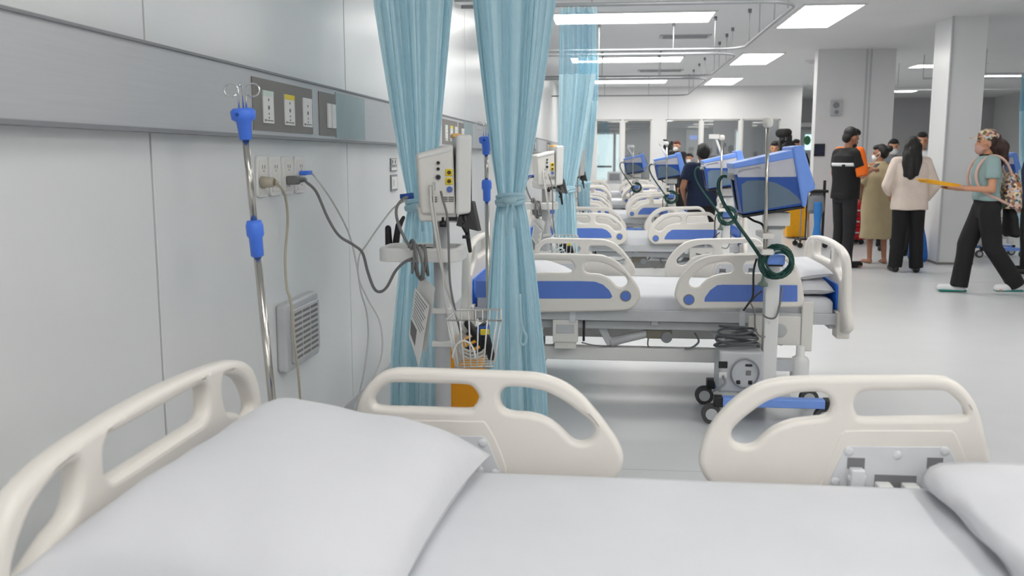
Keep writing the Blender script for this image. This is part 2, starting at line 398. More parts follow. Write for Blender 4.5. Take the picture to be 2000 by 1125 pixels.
detector(1585, 118, 'round white smoke detector on the ceiling beside the aisle panels')

# ---------------------------------------------------------------- curtain tracks
TZ, TX = 2.66, 1.56
def track(y0, y1, label):
    t = thing('curtain_track', label, 'curtain track', (0, 0, TZ), 0, 'curtain tracks around the bed bays')
    r = 0.32; p = [(WX, y0), (TX - r, y0)]
    p += [(TX - r + r * math.sin(a * PI / 16), y0 + r - r * math.cos(a * PI / 16)) for a in range(1, 9)]
    p += [(TX, y1 - r)] + [(TX - r + r * math.cos(a * PI / 16), y1 - r + r * math.sin(a * PI / 16)) for a in range(1, 9)] + [(WX, y1)]
    MB().tube([(x, y, 0) for x, y in p], 0.017, 8).build('rail', mat('track_grey', (168, 170, 173), .4, .3), t)
    L = y1 - y0
    hx = lambda y: (-0.95, 1.225) if y in (0.9, 11.85) else (-0.2, 0.75)      # rods stand clear of the lit panels
    for x, y in [(x, y) for y in (y0, y1) for x in hx(y)] + [(TX, y0 + 0.55), (TX, y0 + L * 0.36), (TX, y0 + L * 0.63), (TX, y1 - 0.55)]:
        MB().cyl((x, y, 0.01), (x, y, CZ - TZ), 0.007, n=8).mi(1).cyl((x, y, CZ - TZ - 0.045), (x, y, CZ - TZ), 0.02, n=12).build('hanger_rod', [LGREY, MGREY], t)
TRK = [(0.9, 4.4), (4.75, 7.95), (8.31, 11.85), (12.32, 15.62), (16.1, 20.5)]
names = ['grey curtain track bent in a U above the bed with the propped pillow', 'grey curtain track bent in a U above the bed with the large ventilator',
         'grey curtain track bent in a U above the second bed behind the big blue curtain', 'grey curtain track bent in a U with its corner beside a lit ceiling panel', 'grey curtain track bent in a U closest to the glass partition']
for (a, b), n in zip(TRK, names): track(a, b, n)
def side_track(x0, x1, y0, y1, label):
    t = thing('curtain_track', label, 'curtain track', (0, 0, TZ), 0, 'curtain tracks beyond the column')
    MB().tube([(x0, y0, 0), (x1, y0, 0), (x1, y1, 0), (x0, y1, 0)], 0.017, 8).build('rail', LGREY, t)
    for x, y in ((x0, y0), (x0, (y0 + y1) / 2), (x0, y1), ((x0 + x1) / 2, y0), ((x0 + x1) / 2, y1)):
        MB().cyl((x, y, -0.01), (x, y, CZ - TZ), 0.008, n=8).build('hanger_rod', LGREY, t)
side_track(5.2, RX, 16.6, 19.4, 'curtain track behind the square column')
side_track(5.9, RX, 12.0, 15.8, 'curtain track over the bay with the dark-dressed bystander')

# ---------------------------------------------------------------- hospital beds
RV = 0.50                                 # rails stand this far from the bed's long axis
BYC = 1.72                                # long axis of the bed with the propped pillow
def zA(p): q = atY(650 + p[0] / 2.586, 690 + p[1] / 2.586, BYC + RV); return (q.x, q.z)
def zB(p): q = atY(1300 + p[0] / 2.586, 690 + p[1] / 2.586, BYC + RV); return (q.x, q.z)
def zC(p): q = atX(p[0] / 2.529, 680 + p[1] / 2.529, -0.9); return (q.y - BYC, q.z)
def zD(x, y): q = atY(x, y, 5.0); return (q.x - 0.122, q.z)
HR = [(116, 655), (112, 520), (112, 400), (120, 320), (140, 230), (180, 160), (240, 100), (300, 78), (370, 72), (600, 80), (850, 88), (1000, 95), (1090, 112), (1180, 150),
      (1260, 210), (1340, 300), (1400, 380), (1440, 440), (1466, 510), (1462, 565), (1440, 612), (1400, 655), (1330, 690), (1230, 700), (850, 700), (400, 700), (180, 695), (135, 685)]
HH1 = [(275, 155), (335, 143), (500, 147), (670, 152), (712, 167), (738, 205), (738, 228), (718, 262), (680, 277), (450, 270), (250, 264), (216, 240), (228, 200)]
HH2 = [(845, 218), (860, 180), (900, 164), (1000, 171), (1080, 190), (1160, 230), (1230, 280), (1300, 335), (1325, 385), (1308, 425), (1268, 442), (1228, 438), (1195, 415), (1140, 362), (1080, 322), (1000, 298), (905, 290), (862, 268)]
FR = [(330, 700), (260, 682), (200, 625), (172, 570), (168, 520), (185, 450), (220, 370), (290, 280), (380, 200), (470, 150), (560, 125), (680, 115), (900, 113), (1150, 112), (1370, 113), (1440, 130), (1500, 170),
      (1560, 255), (1598, 380), (1625, 500), (1632, 600), (1625, 680), (1600, 700), (1400, 706), (900, 706), (550, 704)]
FH1 = [(330, 405), (350, 360), (430, 290), (520, 232), (640, 198), (750, 190), (808, 206), (832, 242), (829, 282), (803, 310), (750, 318), (640, 332), (550, 366), (490, 412), (450, 448), (400, 460), (350, 445)]
FH2 = [(945, 248), (965, 206), (1010, 187), (1190, 184), (1370, 183), (1430, 200), (1482, 248), (1504, 288), (1480, 312), (1240, 317), (1000, 320), (960, 300)]
rail_h = plate('head_rail', [smooth_pts([zA(p) for p in o], 4) for o in (HR, HH1, HH2)], 0.040, 0.014)
rail_f = plate('foot_rail', [smooth_pts([zB(p) for p in o], 4) for o in (FR, FH1, FH2)], 0.040, 0.014)
BLH = [zD(930, 548), zD(1060, 548), zD(1130, 548), zD(1162, 549), zD(1178, 555), zD(1190, 566), zD(1196, 578), zD(1192, 582), zD(1060, 582), zD(930, 580)]
BLF = [zD(1375, 588), zD(1376, 580), zD(1386, 566), zD(1400, 556), zD(1410, 555), zD(1556, 556), zD(1556, 588)]
HPL = [zA(p) for p in ((170, 700), (170, 610), (235, 420), (260, 395), (760, 405), (785, 420), (858, 595), (840, 620), (770, 622), (770, 700))]
FPL = [zB(p) for p in ((900, 706), (900, 668), (835, 668), (812, 640), (890, 468), (905, 455), (1405, 457), (1420, 470), (1490, 630), (1480, 665), (1400, 668), (1400, 706))]
HREC = [zA(p) for p in ((110, 690), (140, 540), (200, 380), (270, 330), (700, 330), (790, 355), (880, 560), (860, 640), (845, 690))]
FREC = [zB(p) for p in ((775, 700), (775, 640), (860, 420), (890, 385), (940, 376), (1390, 376), (1435, 385), (1460, 415), (1540, 620), (1545, 700))]

def hinge(parent, x0, w, zt_, side, name='hinge_arm'):
    s = -side                              # towards the mattress
    y = RV * side
    MB().box((x0, min(y + s * .022, y + s * .046), 0.40), (x0 + w, max(y + s * .022, y + s * .046), zt_)).cyl((x0 - .004, y + s * .034, zt_ - .018), (x0 + w + .004, y + s * .034, zt_ - .018), 0.011, n=12).build(name, LGREY, parent, bevel=0.004)

def side_rail(bed, which, side):
    me = rail_h if which == 'h' else rail_f
    r = link('side_rail', me, CREAM, bed); r.location.y = side * RV
    so = 0.0205
    pl = plate('blue_panel', [BLH if which == 'h' else BLF], 0.004, 0.001, off=0)
    o = link('blue_panel', pl, BLUEP, r); o.location.y = side * so
    kx, kz = zD(1222, 577) if which == 'h' else zD(1345, 584)
    MB().cyl((kx, 0, kz), (kx, side * (so + 0.004), kz), 0.030, n=24).mi(1).cyl((kx, 0, kz), (kx, side * (so + 0.007), kz), 0.024, n=24).build('release_knob', [MGREY, BLUEP], r)
    rc = link('moulded_surround', plate('moulded_surround', [smooth_pts(HREC if which == 'h' else FREC, 3)], 0.008, 0.0035), CREAM, r); rc.location.y = -side * 0.0185
    hp = plate('hinge_plate', [HPL if which == 'h' else FPL], 0.006, 0.002)
    o = link('hinge_plate', hp, mat('hinge_pale_grey', (216, 218, 222), .4), r); o.location.y = -side * 0.021
    Zf = zA if which == 'h' else zB
    studs = ((250, 590), (290, 425), (535, 448), (762, 440), (825, 590)) if which == 'h' else ((845, 632), (912, 482), (1155, 500), (1392, 480), (1450, 632))
    for p in studs:
        x, z = Zf(p); MB().lathe((x, -side * 0.023, z), [(0.012, 0), (0.010, 0.003), (0.004, 0.005)], 14, (0, -side, 0)).build('stud', MATS['hinge_pale_grey'], r)
    arms = ((205, 60), (690, 70)) if which == 'h' else ((912, 70), (1310, 62))
    for k, (a, wd) in enumerate(arms):
        x0 = Zf((a, 560))[0]; x1 = Zf((a + wd, 560))[0]; zt_ = Zf((a, 520 if which == 'h' else 555))[1]
        MB().box((x0 - .004, -side * 0.0246 - .0006, zt_ - 0.005), (x1 + .004, -side * 0.0246 + .0006, zt_ + 0.022)).build('slot', mat('recess_grey', (120, 120, 124), 0.6), r)
        hh = MB().box((x0, min(-side * .024, -side * .05), 0.44), (x1, max(-side * .024, -side * .05), zt_)).box((x0 - .005, min(-side * .03, -side * .044), zt_ - .03), (x1 + .005, max(-side * .03, -side * .044), zt_ - .016))
        hh.build('hinge_arm', MATS['hinge_pale_grey'], r, bevel=0.004)
    a = 455 if which == 'h' else 1040
    b = 640 if which == 'h' else 1250
    x0 = Zf((a, 620))[0]; x1 = Zf((b, 620))[0]; zt_ = Zf((a, 600 if which == 'h' else 655))[1]
    MB().box((x0, -side * 0.0246 - .0006, zt_ - .01), (x1, -side * 0.0246 + .0006, zt_ + 0.03)).build('slot', MATS['recess_grey'], r)
    L = x1 - x0; zt_ += .014
    MB().box((x0, min(-side * .024, -side * .06), zt_ - 0.05), (x0 + L * .37, max(-side * .024, -side * .06), zt_)).box((x1 - L * .37, min(-side * .024, -side * .06), zt_ - 0.05), (x1, max(-side * .024, -side * .06), zt_)).mi(1).cyl((x0, -side * .045, zt_ - .022), (x1, -side * .045, zt_ - .022), 0.010, n=12).build('latch', [WPL, STEEL], r, bevel=0.004)
    return r

hb_out = [(-.55, .42), (-.549, .6), (-.535, .70), (-.51, .785), (-.46, .836), (-.36, .866), (-.2, .881), (-.08, .886)]
hb_out = hb_out + [(.0, .887)] + [(-a, b) for a, b in hb_out[::-1]]
hb_c = rrect(-.215, .768, .215, .848, .032)
hb_s = [(.30, .835), (.37, .826), (.43, .795), (.472, .745), (.478, .715), (.45, .70), (.41, .715), (.37, .735), (.32, .752), (.295, .79)]
def head_mesh(x): return plate('headboard', [smooth_pts(hb_out, 4), hb_c, smooth_pts(hb_s, 3), smooth_pts([(-a, b) for a, b in hb_s], 3)], 0.046, 0.018, 'yz', off=x)
hbm = head_mesh(-0.918); fbm = head_mesh(1.118); fbm.name = 'footboard'
bl_end = [(-.43, .46), (-.43, .655), (-.41, .67), (.41, .67), (.43, .655), (.43, .46)]
blh = plate('blue_board', [bl_end], 0.012, 0.002, 'yz', off=-0.891)
blf = plate('blue_board', [bl_end], 0.012, 0.002, 'yz', off=1.091)

def make_bed():
    t = thing('hospital_bed', 'x', 'bed', (0, BYC, 0), 0, 'hospital beds in a row along the wall')
    h = link('headboard', hbm, CREAM, t); link('blue_board', blh, BLUEH, h)
    h = link('footboard', fbm, CREAM, t); link('blue_board', blf, BLUEH, h)
    for s in (-1, 1):
        MB().box((1.08, s * .45 - .055, .385), (1.15, s * .45 + .055, .53)).build('corner_bumper', CREAM, t, bevel=0.008)
        MB().box((-.945, s * .45 - .055, .385), (-.88, s * .45 + .055, .53)).build('corner_bumper', CREAM, t, bevel=0.008)
    for w_ in 'hf':
        for s in (-1, 1): side_rail(t, w_, s)
    f = MB()
    for s in (-1, 1):
        f.box((-.88, s * .455 - .018, .455), (1.09, s * .455 + .018, .515)); f.box((-.7, s * .40 - .02, .40), (.95, s * .40 + .02, .445))
    for x in (-.86, -.4, .1, .6, 1.05): f.box((x, -.45, .43), (x + .04, .45, .47))
    f.build('deck_frame', LGREY, t, bevel=0.004)
    MB().box((-.86, -.44, .468), (1.07, .44, .488)).build('deck_board', OFFW, t, bevel=0.004)
    b = MB()
    for s in (-1, 1): b.box((-.62, s * .34 - .035, .21), (.78, s * .34 + .035, .285))
    b.box((-.62, -.37, .22), (-.54, .37, .28)); b.box((.70, -.37, .22), (.78, .37, .28))
    b.build('base_frame', WPL, t, bevel=0.006)
    for x in (-.56, .72):
        for s in (-1, 1):
            c = MB().cyl((x, s * .34, .12), (x, s * .34, .215), 0.022, n=12).box((x - .045, s * .34 - .028, .09), (x + .02, s * .34 + .028, .14)).build('castor', MGREY, t, bevel=0.004)
            MB().cyl((x - .03, s * .34 - .02, .06), (x - .03, s * .34 + .02, .06), 0.06, n=24).mi(1).cyl((x - .03, s * .34 - .023, .06), (x - .03, s * .34 + .023, .06), 0.03, n=18).build('wheel', [MGREY, LGREY], c)
    for x, d in ((-.42, .12), (.52, .14)):
        for s in (-1, 1):
            m_ = MB().hexa([(x - .03, s * .28 - .015, .28), (x + .03, s * .28 - .015, .28), (x + .03, s * .28 + .015, .28), (x - .03, s * .28 + .015, .28)],
                    [(x + d - .03, s * .28 - .015, .44), (x + d + .03, s * .28 - .015, .44), (x + d + .03, s * .28 + .015, .44), (x + d - .03, s * .28 + .015, .44)])
            m_.build('lift_arm', LGREY, t, bevel=0.004)
    for x in (-.12, .50):
        MB().cyl((x, -.37, .315), (x + .26, -.37, .385), 0.024, n=14).mi(1).box((x + .20, -.40, .345), (x + .34, -.33, .42)).mi(2).cyl((x + .31, -.41, .355), (x + .31, -.33, .355), 0.032, n=14).mi(0).hexa([(x - .02, -.385, .30), (x + .02, -.385, .30), (x + .02, -.36, .30), (x - .02, -.36, .30)], [(x - .08, -.385, .41), (x - .03, -.385, .41), (x - .03, -.36, .41), (x - .08, -.36, .41)]).build('actuator', [LGREY, mat('olive_grey', (122, 116, 104), 0.5), MGREY], t, bevel=0.005)
    m_ = MB().box((-.44, -.47, .33), (-.30, -.40, .455)).mi(1).box((-.42, -.474, .38), (-.32, -.468, .43)).mi(0).box((-.43, -.46, .29), (-.31, -.41, .34)).mi(2).box((-.275, -.44, .33), (-.262, -.42, .45))
    m_.build('control_box', [OFFW, LGREY, BLACK], t, bevel=0.004)
    MB().box((.62, -.478, .34), (.90, -.4385, .50)).mi(1).cyl((.79, -.4815, .42), (.79, -.47, .42), 0.04, n=20).mi(0).box((.90, -.485, .31), (.96, -.4385, .58)).build('end_cover', [OFFW, LGREY], t, bevel=0.008)
    MB().tube(smooth_pts([(-.28, -.42, .32), (-.2, -.4, .30), (-.1, -.36, .295), (0, -.3, .32), (.08, -.25, .33), (.16, -.22, .36)], 5, False), 0.004, 6).build('power_cable', CABG, t)
    MB().tube(smooth_pts([(.1, -.3, .36), (.09, -.34, .30), (.11, -.36, .27)], 5, False), 0.004, 6).build('power_cable', CABG, t)
    MB().tube(smooth_pts([(.35, -.33, .37), (.37, -.37, .33), (.33, -.4, .30), (.29, -.4, .295)], 5, False), 0.006, 6).build('crank_handle', MGREY, t)
    return t
BEDS = [(0.0, BYC, 'cream hospital bed under the large propped pillow'),
        (0.122, 5.5, 'cream and blue hospital bed behind the large blue ventilator with stacked linen at its foot'),
        (0.116, 9.28, 'cream and blue hospital bed next in the row after the one with stacked linen'),
        (-0.03, 13.06, 'cream and blue hospital bed fourth along the wall from the propped pillow'),
        (-0.05, 16.84, 'cream and blue hospital bed fifth along the wall from the propped pillow'),
        (-0.08, 20.6, 'cream and blue hospital bed closest to the glass partition')]
bed0 = make_bed(); bed0['label'] = BEDS[0][2]
for x, y, l in BEDS[1:]: dup(bed0, (x, y, 0), l)
for o in bed0.children:                   # the open side of the first bed: both rails folded down
    if o.name.startswith('side_rail') and o.location.y < 0: o.location.z = -.34; o.location.y -= .03

# mattress with its fitted sheet
def mattress_mesh():
    m_ = MB(); P = []
    U = [-.868, -.866, -.855] + [-.82 + 1.86 * k / 40 for k in range(41)] + [1.058, 1.069, 1.071]
    V = [-.436, -.434, -.424] + [-.40 + .8 * k / 20 for k in range(21)] + [.424, .434, .436]
    nx, ny = len(U), len(V)
    for i, u in enumerate(U):
        row = []
        for j, v in enumerate(V):
            e = min(i, nx - 1 - i, j, ny - 1 - j); z = .588 - (.10, .018, .004, 0)[min(e, 3)]
            z += 0.003 * math.sin(7 * u + 3 * math.sin(5 * v)) * math.sin(6 * v + 2 * u) if e > 2 else 0
            row.append((u, v, z))
        P.append(row)
    m_.grid(P); n = len(m_.v)
    m_._add([(U[0], V[0], .486), (U[-1], V[0], .486), (U[-1], V[-1], .486), (U[0], V[-1], .486)], [[3, 2, 1, 0]])
    return m_
mm = mattress_mesh().mesh('mattress'); mm.materials.append(SHEET)
LM = ['white sheeted mattress carrying the large propped pillow', 'white sheeted mattress on the bed behind the large ventilator', 'white sheeted mattress on the bed next after the stacked linen',
      'white sheeted mattress on the fourth bed from the propped pillow', 'white sheeted mattress on the fifth bed from the propped pillow', 'white sheeted mattress on the bed closest to the glass partition']
for (x, y, _), l in zip(BEDS, LM):
    o = link('mattress', mm, SHEET); o.location = (x, y, 0.0025); tag(o, l, 'mattress', 'white mattresses in a row')

def pillow_mesh(a, b, t, seed=1, n=44):
    rr = random.Random(seed); m_ = MB(); ph = [rr.uniform(0, 6) for _ in range(6)]
    for sgn in (1, -1):
        P = []
        for i in range(n + 1):
            row = []
            for j in range(n + 1):
                s, q = -1 + 2 * i / n, -1 + 2 * j / n
                pin = 1 - 0.10 * (1 - abs(q) ** 2.2) * abs(s) ** 3; pin2 = 1 - 0.10 * (1 - abs(s) ** 2.2) * abs(q) ** 3
                h = (max(0, (1 - abs(s) ** 3.2)) * max(0, (1 - abs(q) ** 3.4))) ** 0.52
                edge = 1 - h
                wr = 0.05 * edge * h * math.sin(13 * s + 4 * q + ph[0]) + 0.04 * h * edge * math.sin(17 * q - 6 * s + ph[1]) + 0.03 * h * math.sin(5 * s + 4 * q + ph[2])
                z = t * h * (1 + wr * 1.6) * (1 if sgn > 0 else 0.68)
                row.append((a * s * pin, b * q * pin2, sgn * max(z, 0.0008)))
            P.append(row)
        m_.grid(P if sgn > 0 else P[::-1])
    return m_
pw = pillow_mesh(.29, .46, .118, 3).build('pillow', PILLOWM)
pw.location = (-.594, 1.685, .674); pw.rotation_euler = (math.radians(1), math.radians(9), math.radians(-3))
tag(pw, 'large plump white pillow propped against the blue board of the headboard', 'pillow')
pm = pillow_mesh(.22, .34, .07, 5, 24).mesh('pillow'); pm.materials.append(PILLOWM)
PL = [(0.122, 5.5, 'white pillow lying at the head of the bed behind the tied curtain'), (0.116, 9.28, 'white pillow at the head of the bed next after the stacked linen'),
      (-.03, 13.06, 'white pillow at the head of the fourth bed from the propped pillow'), (-.05, 16.84, 'white pillow at the head of the fifth bed from the propped pillow')]
for x, y, l in PL:
    o = link('pillow', pm, PILLOWM); o.location = (x - .55, y, .648); o.rotation_euler = (0, math.radians(12), 0); tag(o, l, 'pillow', 'flat white pillows')
# stacked linen at the foot of the second bed
def linen(name, loc, a, b, t, seed, label, rot=(0, 0, 0)):
    o = pillow_mesh(a, b, t, seed, 26).build(name, PILLOWM); o.location = loc; o.rotation_euler = rot; tag(o, label, 'bedding'); return o
linen('folded_duvet', (1.10, 5.42, .632), .10, .36, .06, 8, 'folded white duvet against the blue board of the footboard, lower of two')
linen('spare_pillow', (1.10, 5.42, .712), .095, .34, .05, 9, 'white spare pillow on top of the folded duvet at the footboard', (0, math.radians(-8), 0))
# folded blanket on the near bed: layered slab with a rounded fold
def blanket():
    m_ = MB(); P = []
    prof = [(.74, .592), (.722, .604), (.715, .622), (.722, .642), (.745, .653), (.80, .657), (.9, .66), (1.0, .662), (1.04, .655), (1.055, .635), (1.06, .61), (1.055, .592)]
    n = 30
    for k in range(n + 1):
        v = -.41 + .82 * k / n; row = []
        for i, (u, z) in enumerate(prof):
            w_ = 0.008 * math.sin(9 * v + i) + 0.006 * math.sin(21 * v + 2.3 * i)
            row.append((u + w_ + 0.02 * v, v, (z + 0.25 * w_) if z > .6 else z))
        P.append(row)
    m_.rings(P); return m_
o = blanket().build('folded_blanket', PILLOWM); o.location = (0, BYC, 0.001); tag(o, 'thick folded white blanket on the foot end of the bed with the propped pillow', 'blanket')

# ---------------------------------------------------------------- wall equipment
tr = thing('bedhead_trunking', 'long grey aluminium service trunking fixed along the white wall', 'trunking', (WX, 0, 1.425))
MB().box((0, -4.9, 0), (.05, BY - .3, .242)).build('body', TRUNK, tr, bevel=0.004)
MB().box((0, -4.9, .236), (.058, BY - .3, .244)).build('top_lip', MGREY, tr); MB().box((0, -4.9, -.006), (.056, BY - .3, .006)).build('bottom_lip', MGREY, tr)
PXF = WX + .05
def ty(px, py): return atX(px, py, PXF).y
for k, dy in enumerate((0.0, 3.78, 7.56, 11.34, 15.12)):
    a, b = ty(492, 200) + dy, ty(609, 220) + dy
    p = MB().box((.0495, a, .022), (.054, b, .212)).build('gas_outlet_panel', DGREY, tr)
    for q, (x0, x1) in enumerate(((511, 531), (553, 572), (589, 606))):
        c0, c1 = ty(x0, 210) + dy, ty(x1, 210) + dy
        o = MB().box((.053, c0, .05), (.058, c1, .17)).build('outlet_plate', WPL, p)
        MB().box((.0575, c0, .15), (.0588, c1, .17)).build('header_strip', (mat('pale_green_print', (206, 222, 214)), YEL2, WPL)[q], p)
        d = MB(); cm = (c0 + c1) / 2
        for z, r in ((.137, .005), (.108, .008), (.085, .004), (.07, .004)): d.cyl((.0575, cm, z), (.0592, cm, z), r, n=12)
        d.box((.0575, c0 + .008, .056), (.0592, c0 + .022, .064)).box((.0575, c0 + .03, .058), (.0592, c1 - .012, .062))
        d.build('outlet_marking', DGREY, p)
    a, b = ty(622, 220) + dy, ty(655, 225) + dy
    p = MB().box((.0495, a, .02), (.054, b, .212)).build('switch_panel', DGREY, tr)
    for x0, x1 in ((637, 643), (645, 652)): MB().box((.053, ty(x0, 225) + dy, .055), (.062, ty(x1, 225) + dy, .165)).build('rocker_switch', WPL, p, bevel=0.002)
    MB().box((.0495, ty(655, 225) + dy, .012), (.0525, ty(712, 235) + dy, .224)).build('painted_reflection', TEAL, tr)  # thin teal strip standing in for a greenish reflection on the aluminium
# double sockets
def wy(px, py): return atX(px, py, WX).y
SOCK = [(497, 519), (521, 544), (547, 569), (571, 593)]
SL = ['white double wall socket beside the chrome drip stand with the beige plug in it', 'white double wall socket between the beige plug and the grey plug', 'white double wall socket holding the grey plug', 'white wall outlet holding the blue hose fitting']
for (x0, x1), l in zip(SOCK, SL):
    y0, y1 = wy(x0, 340), wy(x1, 340); cm = (y0 + y1) / 2; z0, z1 = 1.195, 1.352
    t = thing('wall_socket', l, 'socket', (WX, cm, (z0 + z1) / 2), 0, 'sockets under the trunking')
    h = (y1 - y0) / 2 - .004; zz = (z1 - z0) / 2
    pm_ = plate('faceplate', [rrect(-h, -zz, h, zz, .018)], 0.012, 0.003, 'yz', off=.006); link('faceplate', pm_, WPL, t)
    pm_ = plate('insert', [rrect(-h * .72, -zz * .8, h * .72, zz * .8, .012)], 0.004, 0.001, 'yz', off=.013); link('insert', pm_, OFFW, t)
    hs = MB()
    for zc in (.03, -.035):
        for dy in (-.012, .012): hs.box((.0145, dy - .003, zc), (.0158, dy + .003, zc + .014))
        hs.cyl((.0145, 0, zc - .008), (.0158, 0, zc - .008), .004, n=10)
    hs.build('pin_hole', MGREY, t)
def wp(px, py, off=0.0): q = atX(px, py, WX + off); return Vector((WX + off, q.y, q.z))
# plugs and their leads
p0 = wp(511, 356, .015); t = thing('beige_plug', 'beige power plug and lead hanging down the white wall from the first socket', 'plug', p0)
MB().cyl((0.001, 0, 0), (.05, 0, 0), .024, .018, 14).mi(1).cyl((.05, 0, 0), (.062, 0.01, -.004), .014, .008, 12).build('plug_body', [mat('beige_rubber', (186, 178, 160), 0.5), MATS['beige_rubber']], t)
ld = [Vector((.06, 0.01, -.004)) + p0, wp(540, 357, .08), wp(556, 380, .06), wp(562, 430, .04), wp(557, 500, .03), wp(560, 560, .065), wp(568, 590, .082), wp(573, 640, .078), wp(578, 690, .075), wp(583, 735, .07), wp(587, 800, .04), wp(588, 900, .02)]
MB().tube(smooth_pts([p - p0 for p in ld], 6, False), .0052, 8).build('lead', MATS['beige_rubber'], t)
p0 = wp(562, 352, .015); t = thing('grey_plug', 'grey power plug with thick grey lead looping from the wall to the monitor stand', 'plug', p0)
MB().box((.001, -.024, -.018), (.045, .03, .018)).cyl((.03, .02, 0), (.06, .06, .002), .014, .008, 12).build('plug_body', CABG, t, bevel=.006)
CARTX, CARTY = -0.685, 3.7
ld = [p0 + Vector((.058, .058, .002)), wp(598, 355, .11), wp(618, 375, .13), wp(640, 425, .17), wp(662, 460, .22), wp(690, 478, .30)] + [atY(*q) for q in ((708, 494, 3.72), (718, 530, 3.70), (730, 562, 3.68), (742, 570, 3.66), (756, 560, 3.64), (772, 530, 3.62), (790, 512, 3.6), (806, 505, 3.6))]
MB().tube(smooth_pts([Vector(p) - p0 for p in ld], 6, False), .0062, 8).build('lead', CABG, t)
p0 = wp(585, 338, .015); t = thing('blue_hose_fitting', 'blue hose fitting with thin white tubing plugged into the wall outlet', 'hose', p0)
MB().cyl((.001, 0, 0), (.03, .0, 0), .010, n=12).box((.02, -.006, -.008), (.04, .055, .010)).build('fitting', BLUEK, t, bevel=.003)
ld = [p0 + Vector((.035, .05, .002)), wp(625, 358, .1), wp(650, 395, .1), wp(672, 435, .1), wp(686, 470, .1), wp(697, 520, .12), wp(705, 570, .14), wp(716, 610, .14), wp(719, 660, .14), wp(712, 720, .14), wp(700, 775, .1), wp(692, 800, .08)]
MB().tube(smooth_pts([Vector(p) - p0 for p in ld], 6, False), .004, 8).build('tubing', mat('clear_tubing', (208, 208, 206), 0.2), t)
p0 = atY(770, 405, 3.66); t = thing('suction_tubing', 'thin clear tubing looping down behind the monitor stand', 'tubing', p0)
ld = [atY(796, 390, 3.66), atY(770, 405, 3.66), atY(742, 440, 3.7), atY(716, 478, 3.75), atY(702, 500, 3.8), atY(700, 540, 3.8), atY(716, 580, 3.8), atY(742, 630, 3.8), atY(746, 690, 3.8), atY(728, 740, 3.8), atY(706, 770, 3.8), atY(690, 800, 3.8)]
MB().tube(smooth_pts([Vector(p) - p0 for p in ld], 6, False), .0035, 8).build('tube', MATS['clear_tubing'], t)
# louvred grille
ga, gb = wp(540, 590), wp(605, 580); z0, z1 = .42, .735
ya, yb = wy(539, 650), wy(605, 640)
t = thing('wall_grille', 'grey louvred air grille low on the white wall', 'grille', (WX, (ya + yb) / 2, .47)); h = (yb - ya) / 2
z0, z1 = .0, .285
pm_ = plate('frame', [rrect(-h, z0, h, z1, .02)], .045, .012, 'yz', off=.022); link('frame', pm_, LGREY, t)
pm_ = plate('louvre_panel', [rrect(-h + .05, z0 + .03, h - .03, z1 - .03, .012)], .014, .004, 'yz', off=.05); link('louvre_panel', pm_, LGREY, t)
for q in range(3):
    y0 = -h + .065 + q * (2 * h - .11) / 3; y1 = y0 + (2 * h - .11) / 3 - .014
    for k in range(9): MB().box((.0565, y0, z0 + .045 + k * .023), (.0585, y1, z0 + .056 + k * .023)).build('louvre', DGREY, t)
# notice cards clipped to the wall by the first curtain
y0, y1 = wy(761, 300), wy(790, 300)
t = thing('wall_notice', 'small framed notice card on the wall behind the pale blue curtain', 'notice', (WX, y0, 1.14))
MB().box((.0, 0, 0), (.008, .16, .10)).box((0, 0, .12), (.008, .16, .15)).box((0, 0, .155), (.008, .16, .20)).mi(1).box((.0078, .012, .012), (.0095, .148, .088)).box((.0078, .012, .127), (.0095, .148, .145)).box((.0078, .012, .162), (.0095, .148, .195)).mi(2).box((.009, .05, .03), (.0102, .06, .07)).box((.009, .02, .168), (.0102, .05, .19)).box((.009, .09, .168), (.0102, .12, .19)).build('card', [MGREY, WPL, CABG], t)

